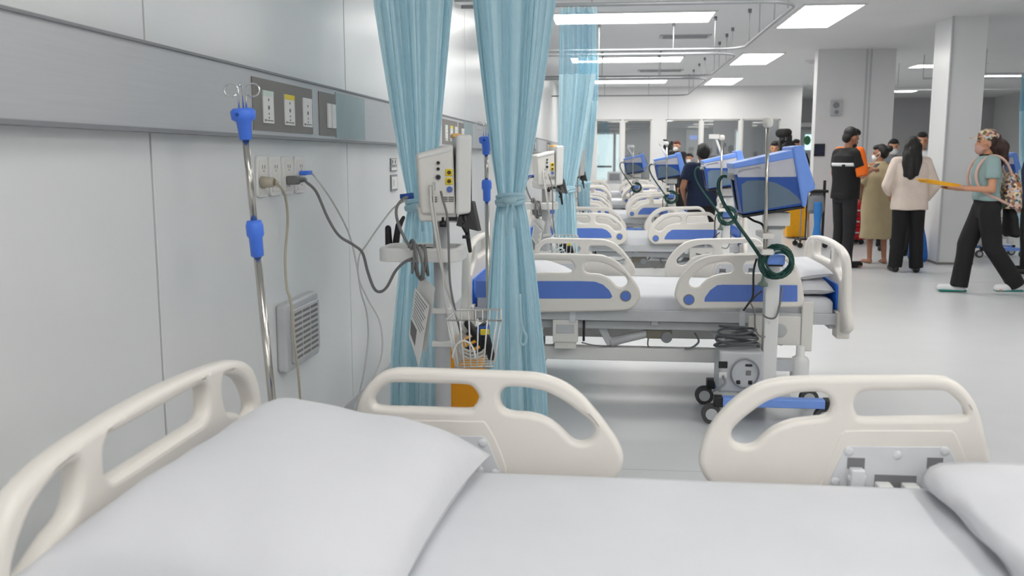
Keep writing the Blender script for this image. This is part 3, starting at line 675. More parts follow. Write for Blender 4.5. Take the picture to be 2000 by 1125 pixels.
# ---------------------------------------------------------------- curtains
def curtain(label, y, top, tie, bot, seed, nf=10, ztop=2.64, zmesh=2.07, ztie=1.16, zbot=.12, tail=True, grp='pale blue privacy curtains', amp=.062):
    """top, tie, bot = (x centre, half width) at track, tie band and hem"""
    rr = random.Random(seed); t = thing('privacy_curtain', label, 'curtain', (tie[0], y, 0), 0, grp)
    cx = tie[0]; ph = [rr.uniform(0, 6.3) for _ in range(8)]; N = nf * 24
    def sec(z):
        if z >= ztie:
            k = (z - ztie) / (ztop - ztie); e = min(1, k * 1.5) ** .82
            c = tie[0] + (top[0] - tie[0]) * e; h = tie[1] + (top[1] - tie[1]) * e; a = .030 + (amp - .030) * min(1, k * 2.2) ** .8
        else:
            k = (ztie - z) / (ztie - zbot); e = min(1, k * 1.35) ** .62
            c = tie[0] + (bot[0] - tie[0]) * k; h = tie[1] + (bot[1] - tie[1]) * e; a = .032 + (amp * .9 - .032) * min(1, k * 2)
        return c - cx, h, a
    def pt(i, z):
        s = i / N; c, h, a = sec(z)
        f = PI * nf * s + 1.5 * math.sin(2 * PI * s * 1.3 + ph[0] + z * .25) + .9 * math.sin(2 * PI * s * 2.9 + ph[1] - z * .3)
        amp_ = a * (.6 + .4 * math.sin(2 * PI * s * 3.4 + ph[2] + z * .3))
        yy = a * .45 - 1.35 * amp_ * abs(math.sin(f)) ** .55
        xx = c + h * (2 * s - 1) + .35 * h / nf * math.sin(2 * f)
        round_ = math.sqrt(max(0, 1 - (2 * s - 1) ** 2))
        if abs(z - ztie) < .3: yy += -.035 * round_ * (1 - abs(z - ztie) / .3)
        return (xx, yy, z)
    zs = [zbot + (zmesh - zbot) * k / 60 for k in range(61)]
    o = MB().grid([[pt(i, z) for i in range(N + 1)] for z in zs]).build('fabric', CURT, t, fix=False)
    zs = [zmesh + (ztop - .05 - zmesh) * k / 10 for k in range(11)]
    MB().grid([[pt(i, z) for i in range(N + 1)] for z in zs]).build('mesh_panel', MESHM, t, fix=False)
    zs = [ztop - .055, ztop - .02, ztop - .002]
    MB().grid([[pt(i, z) for i in range(N + 1)] for z in zs]).build('header_band', CURT, t, fix=False)
    m_ = MB(); h = tie[1] * 1.12; off = -.025
    for dz, r in ((0.0, .013), (-.012, .011), (.013, .009)):
        m_.tube([(h * math.cos(a * PI / 12), off + .068 * math.sin(a * PI / 12), ztie + dz + .012 * math.cos(a * PI / 12 + dz * 90)) for a in range(24)], r, 8, closed=True)
    m_.caps((-.01, off - .07, ztie - .005), (.02, off - .074, ztie), .02, .02)
    m_.tube([(.0, off - .075, ztie), (-.012, off - .085, ztie - .08), (-.006, off - .08, ztie - .17)], .007, 6).tube([(.01, off - .075, ztie), (.03, off - .085, ztie - .06), (.028, off - .08, ztie - .13)], .007, 6)
    m_.build('tie_band', CURT, t)
    if tail:
        m_ = MB(); x0 = .05
        m_.tube(smooth_pts([(x0, -.06, .70), (x0 + .005, -.08, .60), (x0 + .02, -.09, .53), (x0 + .035, -.09, .50), (x0 + .025, -.09, .46), (x0 + .005, -.09, .47), (x0 + .01, -.088, .53), (x0 + .005, -.085, .58)], 5, False), .007, 7).build('hanging_tie', CURT, t)
    for k in range(nf):
        x = pt(int((k + .5) * N / nf), ztop)[0]
        MB().cyl((x, 0, ztop - .03), (x, 0, TZ + .004), .004, n=6).build('hook', WPL, t)
    return t
def span(pxa, pxb, py, y): a, b = atY(pxa, py, y).x, atY(pxb, py, y).x; return ((a + b) / 2, (b - a) / 2)
Y1, Y2 = 4.75, 4.4
t1 = span(738, 880, 30, Y1); curtain('pale blue curtain tied behind the white patient monitor by the wall', Y1, (t1[0], t1[1] * 1.12), (atY(822, 400, Y1).x, .062), span(760, 872, 790, Y1), 11, nf=10, ztie=1.10, zbot=.012, tail=False, zmesh=2.28)
t2 = span(932, 1080, 20, Y2); curtain('large pale blue curtain knotted at the waist beside the white monitor', Y2, (t2[0], t2[1] * 1.12), (atY(998, 395, Y2).x, .056), span(952, 1070, 790, Y2), 23, nf=10, ztie=1.15, zbot=.012, zmesh=2.25)
t3 = span(1092, 1166, 60, 8.31); curtain('pale blue curtain with mesh top tied by the bed next after the stacked linen', 8.31, t3, (atY(1104, 368, 8.31).x, .075), span(1078, 1130, 480, 8.31), 31, nf=10, ztie=1.06, tail=False)
t4 = span(1128, 1168, 200, 12.32); curtain('pale blue curtain hanging by the fourth bed from the propped pillow', 12.32, t4, (atY(1140, 350, 12.32).x, .08), span(1130, 1155, 400, 12.32), 37, nf=9, ztie=1.0, tail=False)
curtain('blue curtain hanging beyond the square column at the far bay', 15.8, (atY(2004, 200, 15.8).x, .12), (atY(2004, 300, 15.8).x, .10), (atY(2004, 400, 15.8).x, .12), 41, nf=7, tail=False)

# ---------------------------------------------------------------- drip stands
def iv_pole(label, loc, tilt=0.0, zt_=1.49, zadj=1.10):
    t = thing('drip_stand', label, 'drip stand', loc, 0, 'chrome drip stands')
    X = lambda z: -tilt * (z - .12)
    MB().cyl((X(.1), 0, .1), (X(zadj), 0, zadj), .0125, n=14).build('lower_tube', STEEL, t)
    MB().cyl((X(zadj), 0, zadj), (X(zt_ - .05), 0, zt_ - .05), .0105, n=14).build('upper_tube', STEEL, t)
    b = MB().lathe((0, 0, 0), [(.02, .085), (.05, .1), (.05, .13), (.018, .15)])
    for k in range(5):
        a = 2 * PI * k / 5 + .3; b.tube([(.03 * math.cos(a), .03 * math.sin(a), .115), (.24 * math.cos(a), .24 * math.sin(a), .09)], [.018, .012], 8)
    b.build('star_base', LGREY, t)
    for k in range(5):
        a = 2 * PI * k / 5 + .3; c = Vector((.24 * math.cos(a), .24 * math.sin(a), .027)); d = Vector((-math.sin(a), math.cos(a), 0)) * .012
        MB().cyl(c - d, c + d, .027, n=16).cyl(c + Vector((0, 0, .02)), c + Vector((0, 0, .065)), .008, n=8).build('castor', MGREY, t)
    c = (X(zt_), 0, zt_)
    MB().lathe(c, [(.016, -.075), (.019, -.072), (.023, -.02), (.036, -.012), (.038, .012), (.03, .02), (.005, .02)], 20, (-tilt, 0, 1)).mi(1).cyl(Vector(c) + Vector((-.004, -.03, 0)), Vector(c) + Vector((-.004, -.04, 0)), .006, n=8).build('top_grip', [BLUEK, NAVY], t)
    c = (X(zadj), 0, zadj)
    MB().lathe(c, [(.013, -.06), (.02, -.055), (.021, 0), (.027, .01), (.027, .04), (.022, .055), (.011, .055)], 18, (-tilt, 0, 1)).build('height_clamp', BLUEK, t)
    z = zt_ + .01; x = X(z)
    m = MB()
    for sx, sy in ((-1, -.2), (1, -.2)):
        px_ = [(x + sx * .012, 0, z), (x + sx * .012, 0, z + .055)]
        px_ += [(x + sx * (.034 - .022 * math.cos(a)), sy * .02 * a / 6, z + .065 + .02 * math.sin(a)) for a in [k * .55 for k in range(0, 11)]]
        m.tube(px_, .0026, 6)
    m.tube([(x, .004, z), (x, .004, z + .07), (x, -.012, z + .085), (x, -.02, z + .075)], .0026, 6)
    m.build('hook', CHROME, t)
    return t
iv_pole('chrome drip stand with blue grips leaning beside the wall sockets', (-1.035, 2.75, 0), .064, 1.475)
iv_pole('chrome drip stand with blue grips standing between the knotted curtain and the next headboard', (atY(952, 480, 4.86).x + .01, 4.86, 0), 0.012, 1.435, 1.175)

# ---------------------------------------------------------------- patient monitor on its stand
def make_cart():
    O = Vector((CARTX, CARTY, 0))
    P = lambda px, py, Y=3.6: atY(px, py, Y) - O
    t = thing('patient_monitor_stand', 'x', 'monitor stand', O, 0, 'patient monitor stands')
    MB().cyl((-.015, .05, .06), (-.015, .05, 1.14), .034, n=20).build('pole', LGREY, t)
    b = MB().lathe((-.015, .05, 0), [(.03, .07), (.07, .07), (.07, .1), (.03, .14)])
    for k in range(5):
        a = 2 * PI * k / 5 + .1; b.tube([(-.015 + .05 * math.cos(a), .05 + .05 * math.sin(a), .09), (-.015 + .27 * math.cos(a), .05 + .27 * math.sin(a), .075)], [.028, .016], 8)
    b.build('star_base', WPL, t)
    for k in range(5):
        a = 2 * PI * k / 5 + .1; c = Vector((-.015 + .27 * math.cos(a), .05 + .27 * math.sin(a), .03)); d = Vector((-math.sin(a), math.cos(a), 0)) * .014
        MB().cyl(c - d, c + d, .03, n=16).build('castor', MGREY, t)
    # monitor housing
    mcx, mcy = P(850, 350).x, .05
    a = [P(806, 418), P(873, 420), P(868, 281), P(798, 300)]; dep = Vector((0, .30, 0))
    mo = MB().hexa(a, [p + dep for p in a]).build('monitor_body', OFFW, t, bevel=.012, seg=3)
    a = [P(804, 432), P(878, 436), P(876, 408), P(800, 404)]; a = [p + Vector((0, .015, 0)) for p in a]
    MB().hexa(a, [p + Vector((0, .27, 0)) for p in a]).build('monitor_foot', OFFW, t, bevel=.01, seg=3)
    a = [P(799, 303), P(868, 284), P(866, 296), P(799, 312)]; a = [p + Vector((0, -.004, 0)) for p in a]
    MB().hexa(a, [p + Vector((0, .308, 0)) for p in a]).build('carry_handle', WPL, mo, bevel=.006, seg=2)
    a = [P(873, 421), P(902, 417), P(904, 262), P(874, 263)]; a = [p + Vector((0, -.012, 0)) for p in a]
    bz = MB().hexa(a, [p + Vector((0, .335, 0)) for p in a]).build('screen_bezel', WPL, t, bevel=.012, seg=3)
    sx = P(903, 340).x
    MB().box((sx - .004, -.085, 1.16), (sx + .003, .205, 1.40)).build('screen', mat('dark_screen', (40, 48, 54), 0.15), bz)
    c = P(884, 262); MB().box((c.x - .028, .02, c.z - .01), (c.x + .012, .2, c.z + .006)).build('alarm_lamp', mat('amber_lamp', (250, 196, 110), 0.4), bz, bevel=.004)
    y = P(840, 350).y - .001
    def port(px, py, r, m_, r2=0, m2=None):
        c = P(px, py); MB().cyl((c.x, y - .006, c.z), (c.x, y + .01, c.z), r, n=18).build('port', m_, mo)
        if r2: MB().cyl((c.x, y - .009, c.z), (c.x, y, c.z), r2, n=16).build('port', m2, mo)
    port(839, 318, .0065, BLACK); port(839, 330, .0065, BLACK); port(839, 346, .011, MGREY, .008, BLACK)
    for py in (337, 354):
        c = P(860, py); MB().box((c.x - .015, y - .003, c.z - .014), (c.x + .015, y + .005, c.z + .014)).build('yellow_surround', YEL2, mo, bevel=.003)
        port(860, py, .011, YEL2, .008, mat('brown_socket', (84, 66, 20), 0.5))
    port(861, 370, .012, mat('steel_blue_plug', (86, 110, 180), 0.4))
    for px in (827, 847, 859):
        for k in range(3):
            c = P(px, 385 + 4 * k); MB().box((c.x, y - .0015, c.z - .003), (c.x + .021, y + .004, c.z + .002)).build('vent_slot', CABG, mo)
    MB().box((P(829, 355).x, y - .003, P(829, 372).z), (P(834, 355).x, y + .004, P(829, 355).z)).build('label_strip', LGREY, mo)
    Mr = Matrix.Translation((mcx, mcy, 0)) @ Matrix.Rotation(math.radians(13), 4, 'Z') @ Matrix.Translation((-mcx, -mcy, 0))
    for o in [o for o in t.children if o.name.split('.')[0] in ('monitor_body', 'monitor_foot', 'screen_bezel')]:
        o.data.transform(Mr)
        for c_ in o.children: c_.data.transform(Mr)
    # tray ring
    z = .958; ring = [(-.25, -.07), (-.25, .14), (.06, .14), (.06, -.07)]
    pts = [(x, yy, z) for x, yy in rrect(-.245, -.075, .07, .15, .05)]
    for dz in (-.012, 0.002, .014): pass
    m = MB(); n = len(pts); R_ = []
    for i, p in enumerate(pts):
        q = Vector(p); d = (Vector(pts[(i + 1) % n]) - Vector(pts[i - 1])).normalized(); u = d.cross(Vector((0, 0, 1)))
        R_.append([q + u * a_ + Vector((0, 0, b_)) for a_, b_ in ((.012, -.028), (.012, .022), (.004, .028), (-.012, .028), (-.012, -.028))])
    m.rings(R_, closed=True, smooth=False); m.build('rail_tray', WPL, t, bevel=.003)
    MB().box((-.235, -.065, z - .026), (.06, .14, z - .02)).build('tray_floor', WPL, t)
    # coiled cable hung on the ring
    m = MB(); rot = Matrix.Rotation(math.radians(28), 3, 'Z')
    cc = P(818, 506); cc = Vector((cc.x, -.095, cc.z)); pts = []
    for k in range(6 * 18):
        a = 2 * PI * k / 18; q = k / 108; rr = .064 + .010 * math.sin(k * .29 + 1) + .004 * math.sin(k * .83)
        pts.append(cc + rot @ Vector((-.034 + .068 * q + .008 * math.sin(a + q * 9), rr * .7 * math.cos(a), rr * math.sin(a) * (1.1 - .12 * q) - .006 * (k // 18 % 3))))
    m.tube(pts, .0052, 7); m.build('coiled_cable', CABG, t)
    ld = [P(800, 384, 3.62), P(788, 388, 3.6), P(775, 405, 3.58), P(776, 430, 3.57), P(790, 465, 3.57), P(805, 488, 3.58)]
    MB().tube(smooth_pts(ld, 6, False), .006, 8).build('power_cable', CABG, t)
    c = P(793, 383, 3.62); MB().cyl(c + Vector((-.022, 0, -.004)), c + Vector((.03, 0, .002)), .012, n=12).build('blue_connector', NAVY, t)
    ld = [P(861, 374, 3.58), P(865, 390, 3.56), P(873, 420, 3.55), P(876, 460, 3.54), P(877, 510, 3.54), P(880, 560, 3.55), P(890, 610, 3.58), P(900, 650, 3.6)]
    MB().tube(smooth_pts(ld, 6, False), .0048, 8).build('sensor_cable', CABG, t)
    ld = [P(840, 362, 3.58), P(842, 400, 3.56), P(848, 440, 3.55), P(858, 500, 3.55), P(872, 560, 3.56), P(890, 610, 3.58), P(910, 650, 3.6)]
    MB().tube(smooth_pts(ld, 6, False), .0058, 8).build('sensor_cable', mat('pale_cable', (206, 204, 200), 0.45), t)
    ld = [P(846, 362, 3.58), P(850, 420, 3.56), P(862, 500, 3.55), P(868, 580, 3.56), P(880, 640, 3.6)]
    MB().tube(smooth_pts(ld, 6, False), .004, 8).build('sensor_cable', MATS['pale_cable'], t)
    # probe board on a black arm
    bd = [P(890, 441, 3.60), P(934, 452, 3.62), P(922, 394, 3.66), P(903, 390, 3.66)]
    MB().hexa(bd, [p + Vector((.01, .03, 0)) for p in bd]).build('probe_board', BLACK, t, bevel=.003)
    MB().box(tuple(P(862, 431, 3.62)), tuple(P(892, 424, 3.62) + Vector((0, .03, 0)))).cyl(P(865, 443, 3.62), P(865, 432, 3.62), .014, n=14).cyl(P(865, 432, 3.62), P(865, 424, 3.62), .006, n=10).build('board_arm', BLACK, t)
    m = MB().caps(P(908, 424, 3.63), P(918, 490, 3.62), .011, .008).caps(P(912, 452, 3.62), P(905, 440, 3.62), .011, .011).box(tuple(P(909, 466, 3.6) + Vector((-.012, -.003, 0))), tuple(P(909, 466, 3.6) + Vector((.016, .02, .012))))
    m.build('probe_strap', BLACK, t)
    # black cuff hung at the back
    m = MB().caps(P(760, 484, 3.95), P(758, 446, 3.95), .017, .014).caps(P(772, 484, 3.95), P(778, 440, 3.95), .016, .013).caps(P(778, 445, 3.95), P(788, 425, 3.97), .013, .008).caps(P(764, 486, 3.95), P(780, 486, 3.95), .016, .016)
    m.caps(P(775, 480, 3.94), Vector((-.06, .12, .96)), .012, .01)
    m.build('hanging_cuff', BLACK, t)
    # laminated cards
    q = [P(820, 532, 3.66), P(850, 562, 3.56), P(832, 690, 3.56), P(803, 650, 3.66)]
    n_ = Vector((.0, -.004, 0)); cd = MB().hexa(q, [p + n_ for p in q]).build('laminated_card', WPL, t)
    q2 = [P(812, 560, 3.64), P(840, 596, 3.56), P(820, 716, 3.54), P(800, 652, 3.62)]
    q2 = [p + Vector((-.0, -.012, 0)) for p in q2]; MB().hexa(q2, [p + n_ for p in q2]).build('laminated_card', WPL, t)
    e = lambda a_, b_, dy: q2[0].lerp(q2[1], a_).lerp(q2[3].lerp(q2[2], a_), b_) + Vector((0, dy, 0))
    for k in range(9):
        b0 = .05 + k * .06; L_ = .9 - .08 * (k % 3)
        s4 = [e(.1, b0, -.0045), e(L_, b0, -.0045), e(L_, b0 + .022, -.0045), e(.1, b0 + .022, -.0045)]
        MB().hexa(s4, [p + Vector((0, -.0008, 0)) for p in s4]).build('text_line', MGREY, cd)
    s4 = [e(.02, .66, -.0045), e(.5, .62, -.0045), e(.52, .9, -.0045), e(.1, .92, -.0045)]; MB().hexa(s4, [p + Vector((0, -.0008, 0)) for p in s4]).build('photo_patch', CABG, cd)
    # brackets and wire basket
    for zz in (.705, .565): MB().box((-.055, .01, zz), (.03, .09, zz + .022)).build('bracket', WPL, t, bevel=.003)
    x0, x1, y0, y1, z0, z1 = .045, .262, -.19, .06, .52, .715
    m = MB(); tp = [(x0, y0, z1), (x1, y0, z1 + .004), (x1 - .03, y1, z1 + .004), (x0, y1, z1)]; bt = [(x0 + .03, y0 + .02, z0), (x1 - .035, y0 + .02, z0 + .006), (x1 - .05, y1, z0 + .006), (x0 + .03, y1, z0)]
    m.tube(tp, .005, 8, closed=True); m.tube(bt, .0035, 8, closed=True)
    md_ = [Vector(a_).lerp(Vector(b_), .45) for a_, b_ in zip(tp, bt)]; 
    for i, n_w in ((0, 6), (1, 7), (2, 6), (3, 7)):
        for k in range(n_w):
            f = (k + .5) / n_w
            m.tube([Vector(tp[i]).lerp(Vector(tp[(i + 1) % 4]), f), Vector(bt[i]).lerp(Vector(bt[(i + 1) % 4]), f)], .003, 6)
    for k in range(5):
        f = (k + .5) / 5; m.tube([Vector(bt[0]).lerp(Vector(bt[3]), f), Vector(bt[1]).lerp(Vector(bt[2]), f)], .0025, 6)
    m.tube([(.115 + .045 * math.cos(a), y0 - .002, .565 + .07 * math.sin(a)) for a in [PI * k / 12 for k in range(13)]][::-1] , .004, 6)
    m.build('wire_basket', WPL, t)
    m = MB()
    for k in range(26):
        pass
    pts = [Vector((.15 + .05 * math.cos(a) * (1 - .004 * k), -.06 + .055 * math.sin(a), .55 + .0022 * k + .02 * math.cos(a))) for k, a in enumerate([2 * PI * k / 14 for k in range(56)])]
    m.tube(pts, .0075, 7); m.build('black_hose', BLACK, t)
    pts = [Vector((.14 + .06 * math.cos(a), -.1 + .03 * math.sin(a), .59 + .05 * math.sin(a) + .001 * k)) for k, a in enumerate([2 * PI * k / 14 for k in range(40)])]
    MB().tube(pts, .0055, 7).build('pale_hose', MATS['pale_cable'], t)
    MB().caps((.2, -.1, .58), (.12, -.12, .69), .02, .016).caps((.215, -.13, .56), (.2, -.14, .64), .016, .013).build('black_cuff', BLACK, t)
    MB().box((.16, -.12, .64), (.20, -.06, .68)).mi(1).box((.17, -.125, .645), (.205, -.115, .67)).build('yellow_pack', [NAVY, YEL2], t, bevel=.004)
    return t
cart = make_cart(); cart['label'] = 'white patient monitor on a grey pole with wire basket in front of the tied curtains'
dup(cart, (CARTX + .165, 7.45, 0), 'patient monitor stand beside the bed with the stacked linen, half hidden by the knotted curtain')
dup(cart, (CARTX + .22, 11.25, 0), 'patient monitor stand past the mesh-topped curtain')
dup(cart, (CARTX + .1, 15.05, 0), 'small distant patient monitor stand near the frosted door')

def bin_(name, label, loc, w, d, h, m_, grp=None):
    t = thing(name, label, 'bin', loc, 0, grp)
    a = [(-w * .42, -d * .42, .02), (w * .42, -d * .42, .02), (w * .42, d * .42, .02), (-w * .42, d * .42, .02)]
    b = [(-w / 2, -d / 2, h * .86), (w / 2, -d / 2, h * .86), (w / 2, d / 2, h * .86), (-w / 2, d / 2, h * .86)]
    MB().hexa(a, b).build('bin_body', m_, t, bevel=.02, seg=3)
    lid = MB().hexa([(-w * .53, -d * .54, h * .85), (w * .53, -d * .54, h * .85), (w * .53, d * .54, h * .85), (-w * .53, d * .54, h * .85)],
                    [(-w * .42, -d * .42, h), (w * .42, -d * .42, h), (w * .42, d * .42, h), (-w * .42, d * .42, h)]).build('lid', m_, t, bevel=.02, seg=3)
    MB().box((-.05, -d * .5 - .05, .0), (.05, -d * .35, .025)).build('pedal', BLACK, t, bevel=.004)
    return t
q = atY(908, 740, 4.22); bin_('pedal_bin', 'amber yellow pedal bin standing under the wire basket', (q.x, 4.3, 0), .175, .17, .50, YELLOW)

# ---------------------------------------------------------------- ventilators
VX, VY = 0.83, 4.86
def make_vent():
    O = Vector((VX, VY, 0)); P = lambda px, py, Y=4.72: atY(px, py, Y) - O
    t = thing('ventilator', 'x', 'ventilator', O, 0, 'blue ventilators on wheeled stands'); D = Vector((0, .27, 0))
    def pri(pts, dy=0.0, dd=0.0): a = [p + Vector((0, dy, 0)) for p in pts]; return a, [p + D + Vector((0, dd - dy, 0)) for p in a]
    def prism(pts, m_, name, par, dy=0.0, bev=.006):
        n = len(pts); mb = MB(); mb.rings([[p + Vector((0, dy, 0)) for p in pts], [p + D - Vector((0, dy, 0)) for p in pts]], smooth=False)
        return mb.build(name, m_, par, bevel=bev)
    bd = prism([P(1450, 419), P(1571, 401), P(1563, 318), P(1436, 338)], NAVY, 'body', t)
    prism([P(1434, 342), P(1564, 320), P(1558, 300), P(1434, 325)], LAV, 'upper_shell', t, -.001)
    prism([P(1441, 347), P(1567, 346), P(1560, 312), P(1436, 334)], LAV, 'upper_shell', t, -.002)
    prism([P(1432, 330), P(1560, 307), P(1560, 290), P(1432, 319)], LBLUE, 'top_cover', t, -.006)
    bz = prism([P(1546, 286), P(1568, 283), P(1593, 369), P(1578, 376), P(1574, 405), P(1566, 404)], LBLUE, 'screen_bezel', t, -.014, .01)
    a, b = P(1569, 286), P(1592, 367)
    MB().hexa([Vector((a.x + .001, .0 + a.y + .03, a.z - .01)), Vector((b.x + .001, a.y + .03, b.z + .012)), Vector((b.x + .001, a.y + .24, b.z + .012)), Vector((a.x + .001, a.y + .24, a.z - .01))],
              [Vector((a.x + .006, a.y + .03, a.z - .01)), Vector((b.x + .006, a.y + .03, b.z + .012)), Vector((b.x + .006, a.y + .24, b.z + .012)), Vector((a.x + .006, a.y + .24, a.z - .01))]).build('screen', MATS['dark_screen'], bz)
    sl = [P(1451, 416)] + [P(*q) for q in ((1448, 360), (1460, 353), (1490, 352), (1515, 357), (1540, 370), (1557, 384), (1566, 396))]
    MB().rings([[p + Vector((0, -.003, 0)) for p in sl], [p + Vector((0, .01, 0)) for p in sl]], smooth=False).build('slate_panel', SLATE, bd)
    prism([P(1450, 421), P(1572, 402), P(1572, 407), P(1452, 426)], BLACK, 'bottom_edge', t, .01, .002)
    MB().tube([P(1443, 336, 4.715), P(1452, 330, 4.71), P(1480, 325, 4.71), P(1486, 328, 4.715)], .004, 6).build('side_groove', LGREY, t)
    # back connectors
    MB().cyl(P(1430, 344, 4.8), P(1440, 342, 4.8), .022, n=14).cyl(P(1420, 347, 4.82), P(1440, 344, 4.82), .012, n=12).cyl(P(1424, 340, 4.76), P(1440, 338, 4.76), .010, n=12).build('hose_connector', LGREY, t)
    # neck, post, base
    MB().box((-.05, -.06, 1.0), (.07, .07, 1.07)).mi(1).box((-.04, -.05, .985), (.05, .06, 1.01)).build('tilt_head', [WPL, MGREY], t, bevel=.006)
    MB().box((-.036, -.036, .13), (.036, .036, 1.02)).build('post', WPL, t, bevel=.006)
    for y in (-.2, .17):
        lg = MB().box((-.26, y - .03, .095), (.25, y + .03, .14)).mi(1).box((.245, y - .032, .09), (.29, y + .032, .143)).box((-.30, y - .032, .09), (-.255, y + .032, .143)).build('base_leg', [mat('base_blue_paint', (120, 158, 235), 0.4), BLACK], t, bevel=.006)
        for x in (-.29, .27):
            c = MB().cyl((x, y, .06), (x, y, .1), .014, n=10).build('castor', BLACK, lg)
            MB().cyl((x - .02, y - .02, .05), (x - .02, y + .02, .05), .05, n=22).mi(1).cyl((x - .02, y - .022, .05), (x - .02, y + .022, .05), .03, n=18).build('wheel', [mat('wheel_rubber', (70, 70, 72), 0.6), LGREY], lg)
    MB().box((-.10, -.2, .1), (.10, .17, .135)).build('base_bridge', LGREY, t, bevel=.006)
    cp = MB().box((-.27, -.13, .143), (-.045, .10, .36)).build('compressor', LGREY, t, bevel=.012)
    y = -.131
    for x, z, w_, h_, m_ in ((-.25, .29, .045, .035, BLACK), (-.25, .235, .04, .03, WPL), (-.12, .29, .035, .012, BLACK), (-.12, .25, .025, .025, CABG), (-.17, .2, .02, .02, BLACK), (-.11, .2, .02, .02, BLACK)):
        MB().box((x - w_ / 2, y - .004, z - h_ / 2), (x + w_ / 2, y + .004, z + h_ / 2)).build('inlet_socket', m_, cp, bevel=.002)
    MB().tube([(-.14 + .07 * math.cos(a), y - .012 - .004 * math.sin(3 * a), .25 + .075 * math.sin(a)) for a in [2 * PI * k / 24 for k in range(24)]], .0045, 7, closed=True).tube(smooth_pts([(-.25, y - .01, .235), (-.24, y - .03, .2), (-.28, y - .03, .17), (-.3, y - .01, .15)], 5, False), .006, 7).build('mains_lead', MGREY, cp)
    pts = [(-.17 + (.115 - .006 * (k // 20)) * math.cos(2 * PI * k / 20), -.02 + .085 * math.sin(2 * PI * k / 20), .365 + .0011 * k + .008 * math.sin(k * .5)) for k in range(90)]
    MB().tube(pts, .0065, 7).build('coiled_lead', mat('dark_grey_lead', (84, 86, 90), 0.5), t)
    MB().box((.036, -.03, .24), (.12, .03, .30)).mi(1).lathe((.16, 0, 0), [(.045, .18), (.048, .2), (.048, .29), (.04, .31), (.022, .32), (.022, .37), (.01, .372)], 18).build('water_trap', [LGREY, WPL], t)
    # chrome accessory pole clamped to the post
    MB().cyl((-.07, -.185, .86), (-.08, -.185, 1.53), .0095, n=14).build('accessory_pole', STEEL, t)
    MB().lathe((-.08, -.185, 1.51), [(.012, -.02), (.024, -.01), (.026, .01), (.018, .028), (.004, .032)], 16).build('pole_cap', OFFW, t)
    for z in (.88, .96): MB().box((-.088, -.2, z - .014), (-.03, .03, z + .014)).build('clamp', OFFW, t, bevel=.004)
    # coiled green hose on the post
    c = Vector((-.005, -.16, .825)); pts = []
    for k in range(6 * 22):
        a = 2 * PI * k / 22 + 2.2; rr = .084 - .0052 * (k // 22) + .006 * math.sin(k * .37)
        pts.append(c + Vector((rr * math.cos(a) + .004 * math.sin(k * .11), .012 * math.sin(k * .9) - .004 * (k // 22) + .012, rr * math.sin(a))))
    MB().tube(pts, .0062, 8).build('coiled_hose', GREENH, t)
    MB().box((-.05, -.13, .81), (.04, -.03, .86)).mi(1).box((-.045, -.12, .80), (.035, -.06, .83)).build('hose_hanger', [LBLUE, BLACK], t, bevel=.006)
    O2 = lambda px, py, Y: atY(px, py, Y) - O
    ld = [O2(1484, 500, 4.74), O2(1460, 465, 4.74), O2(1440, 438, 4.76), O2(1415, 400, 4.8), O2(1404, 372, 4.82), O2(1404, 354, 4.83), O2(1412, 344, 4.83), O2(1424, 346, 4.82)]
    MB().tube(smooth_pts(ld, 6, False), .009, 8).build('supply_hose', GREENH, t)
    ld = [O2(1478, 505, 4.74), O2(1472, 530, 4.74), O2(1471, 575, 4.74), O2(1464, 590, 4.74), O2(1452, 607, 4.74)]
    MB().tube(smooth_pts(ld, 6, False), .0055, 7).build('sensor_lead', BLACK, t)
    ld = [O2(1488, 568, 4.76), O2(1476, 578, 4.75), O2(1466, 590, 4.74)]
    MB().tube(smooth_pts(ld, 6, False), .005, 7).build('sensor_lead', BLACK, t)
    ld = [O2(1466, 592, 4.74), O2(1474, 610, 4.74), O2(1475, 640, 4.75), O2(1482, 655, 4.76), O2(1494, 658, 4.78)]
    MB().tube(smooth_pts(ld, 6, False), .0045, 7).build('grey_lead', CABG, t)
    ld = [O2(1490, 615, 4.80), O2(1500, 621, 4.78), O2(1514, 620, 4.78), O2(1522, 600, 4.82), O2(1528, 560, 4.84)]
    MB().tube(smooth_pts(ld, 6, False), .005, 7).build('grey_lead', CABG, t)
    MB().lathe(tuple(O2(1490, 556, 4.79)), [(.01, -.01), (.026, -.008), (.026, .004), (.012, .02), (.006, .05)], 14).build('water_valve', mat('valve_green_grey', (120, 136, 128), 0.4), t)
    ld = [O2(1428, 336, 4.84), O2(1438, 395, 4.86), O2(1445, 412, 4.86), O2(1470, 430, 4.85), O2(1490, 440, 4.84), O2(1497, 470, 4.83)]
    MB().tube(smooth_pts(ld, 6, False), .006, 7).build('black_lead', BLACK, t)
    return t
vent0 = make_vent(); vent0['label'] = 'large blue ventilator on a white wheeled post with a coil of dark green hose'
VL = [(1430, 330, 8.55, 'blue ventilator partly behind the one with the green hose coil'), (1318, 325, 12.35, 'blue ventilator standing beside the bystander in a navy shirt'), (1249, 322, 16.1, 'small distant blue ventilator before the glass partition')]
for px, py, Y, l in VL:
    c = dup(vent0, (atY(px, py, Y).x - .04, Y, 0), l)
    MB().cyl((-.02, .04, 1.28), (-.17 if Y > 12 else -.11, .04, 1.52), .011, n=10).mi(1).box((-.14 - .03, .02, 1.51), (-.14 + .06, .06, 1.55)).build('hose_arm', [WPL, OFFW], c)

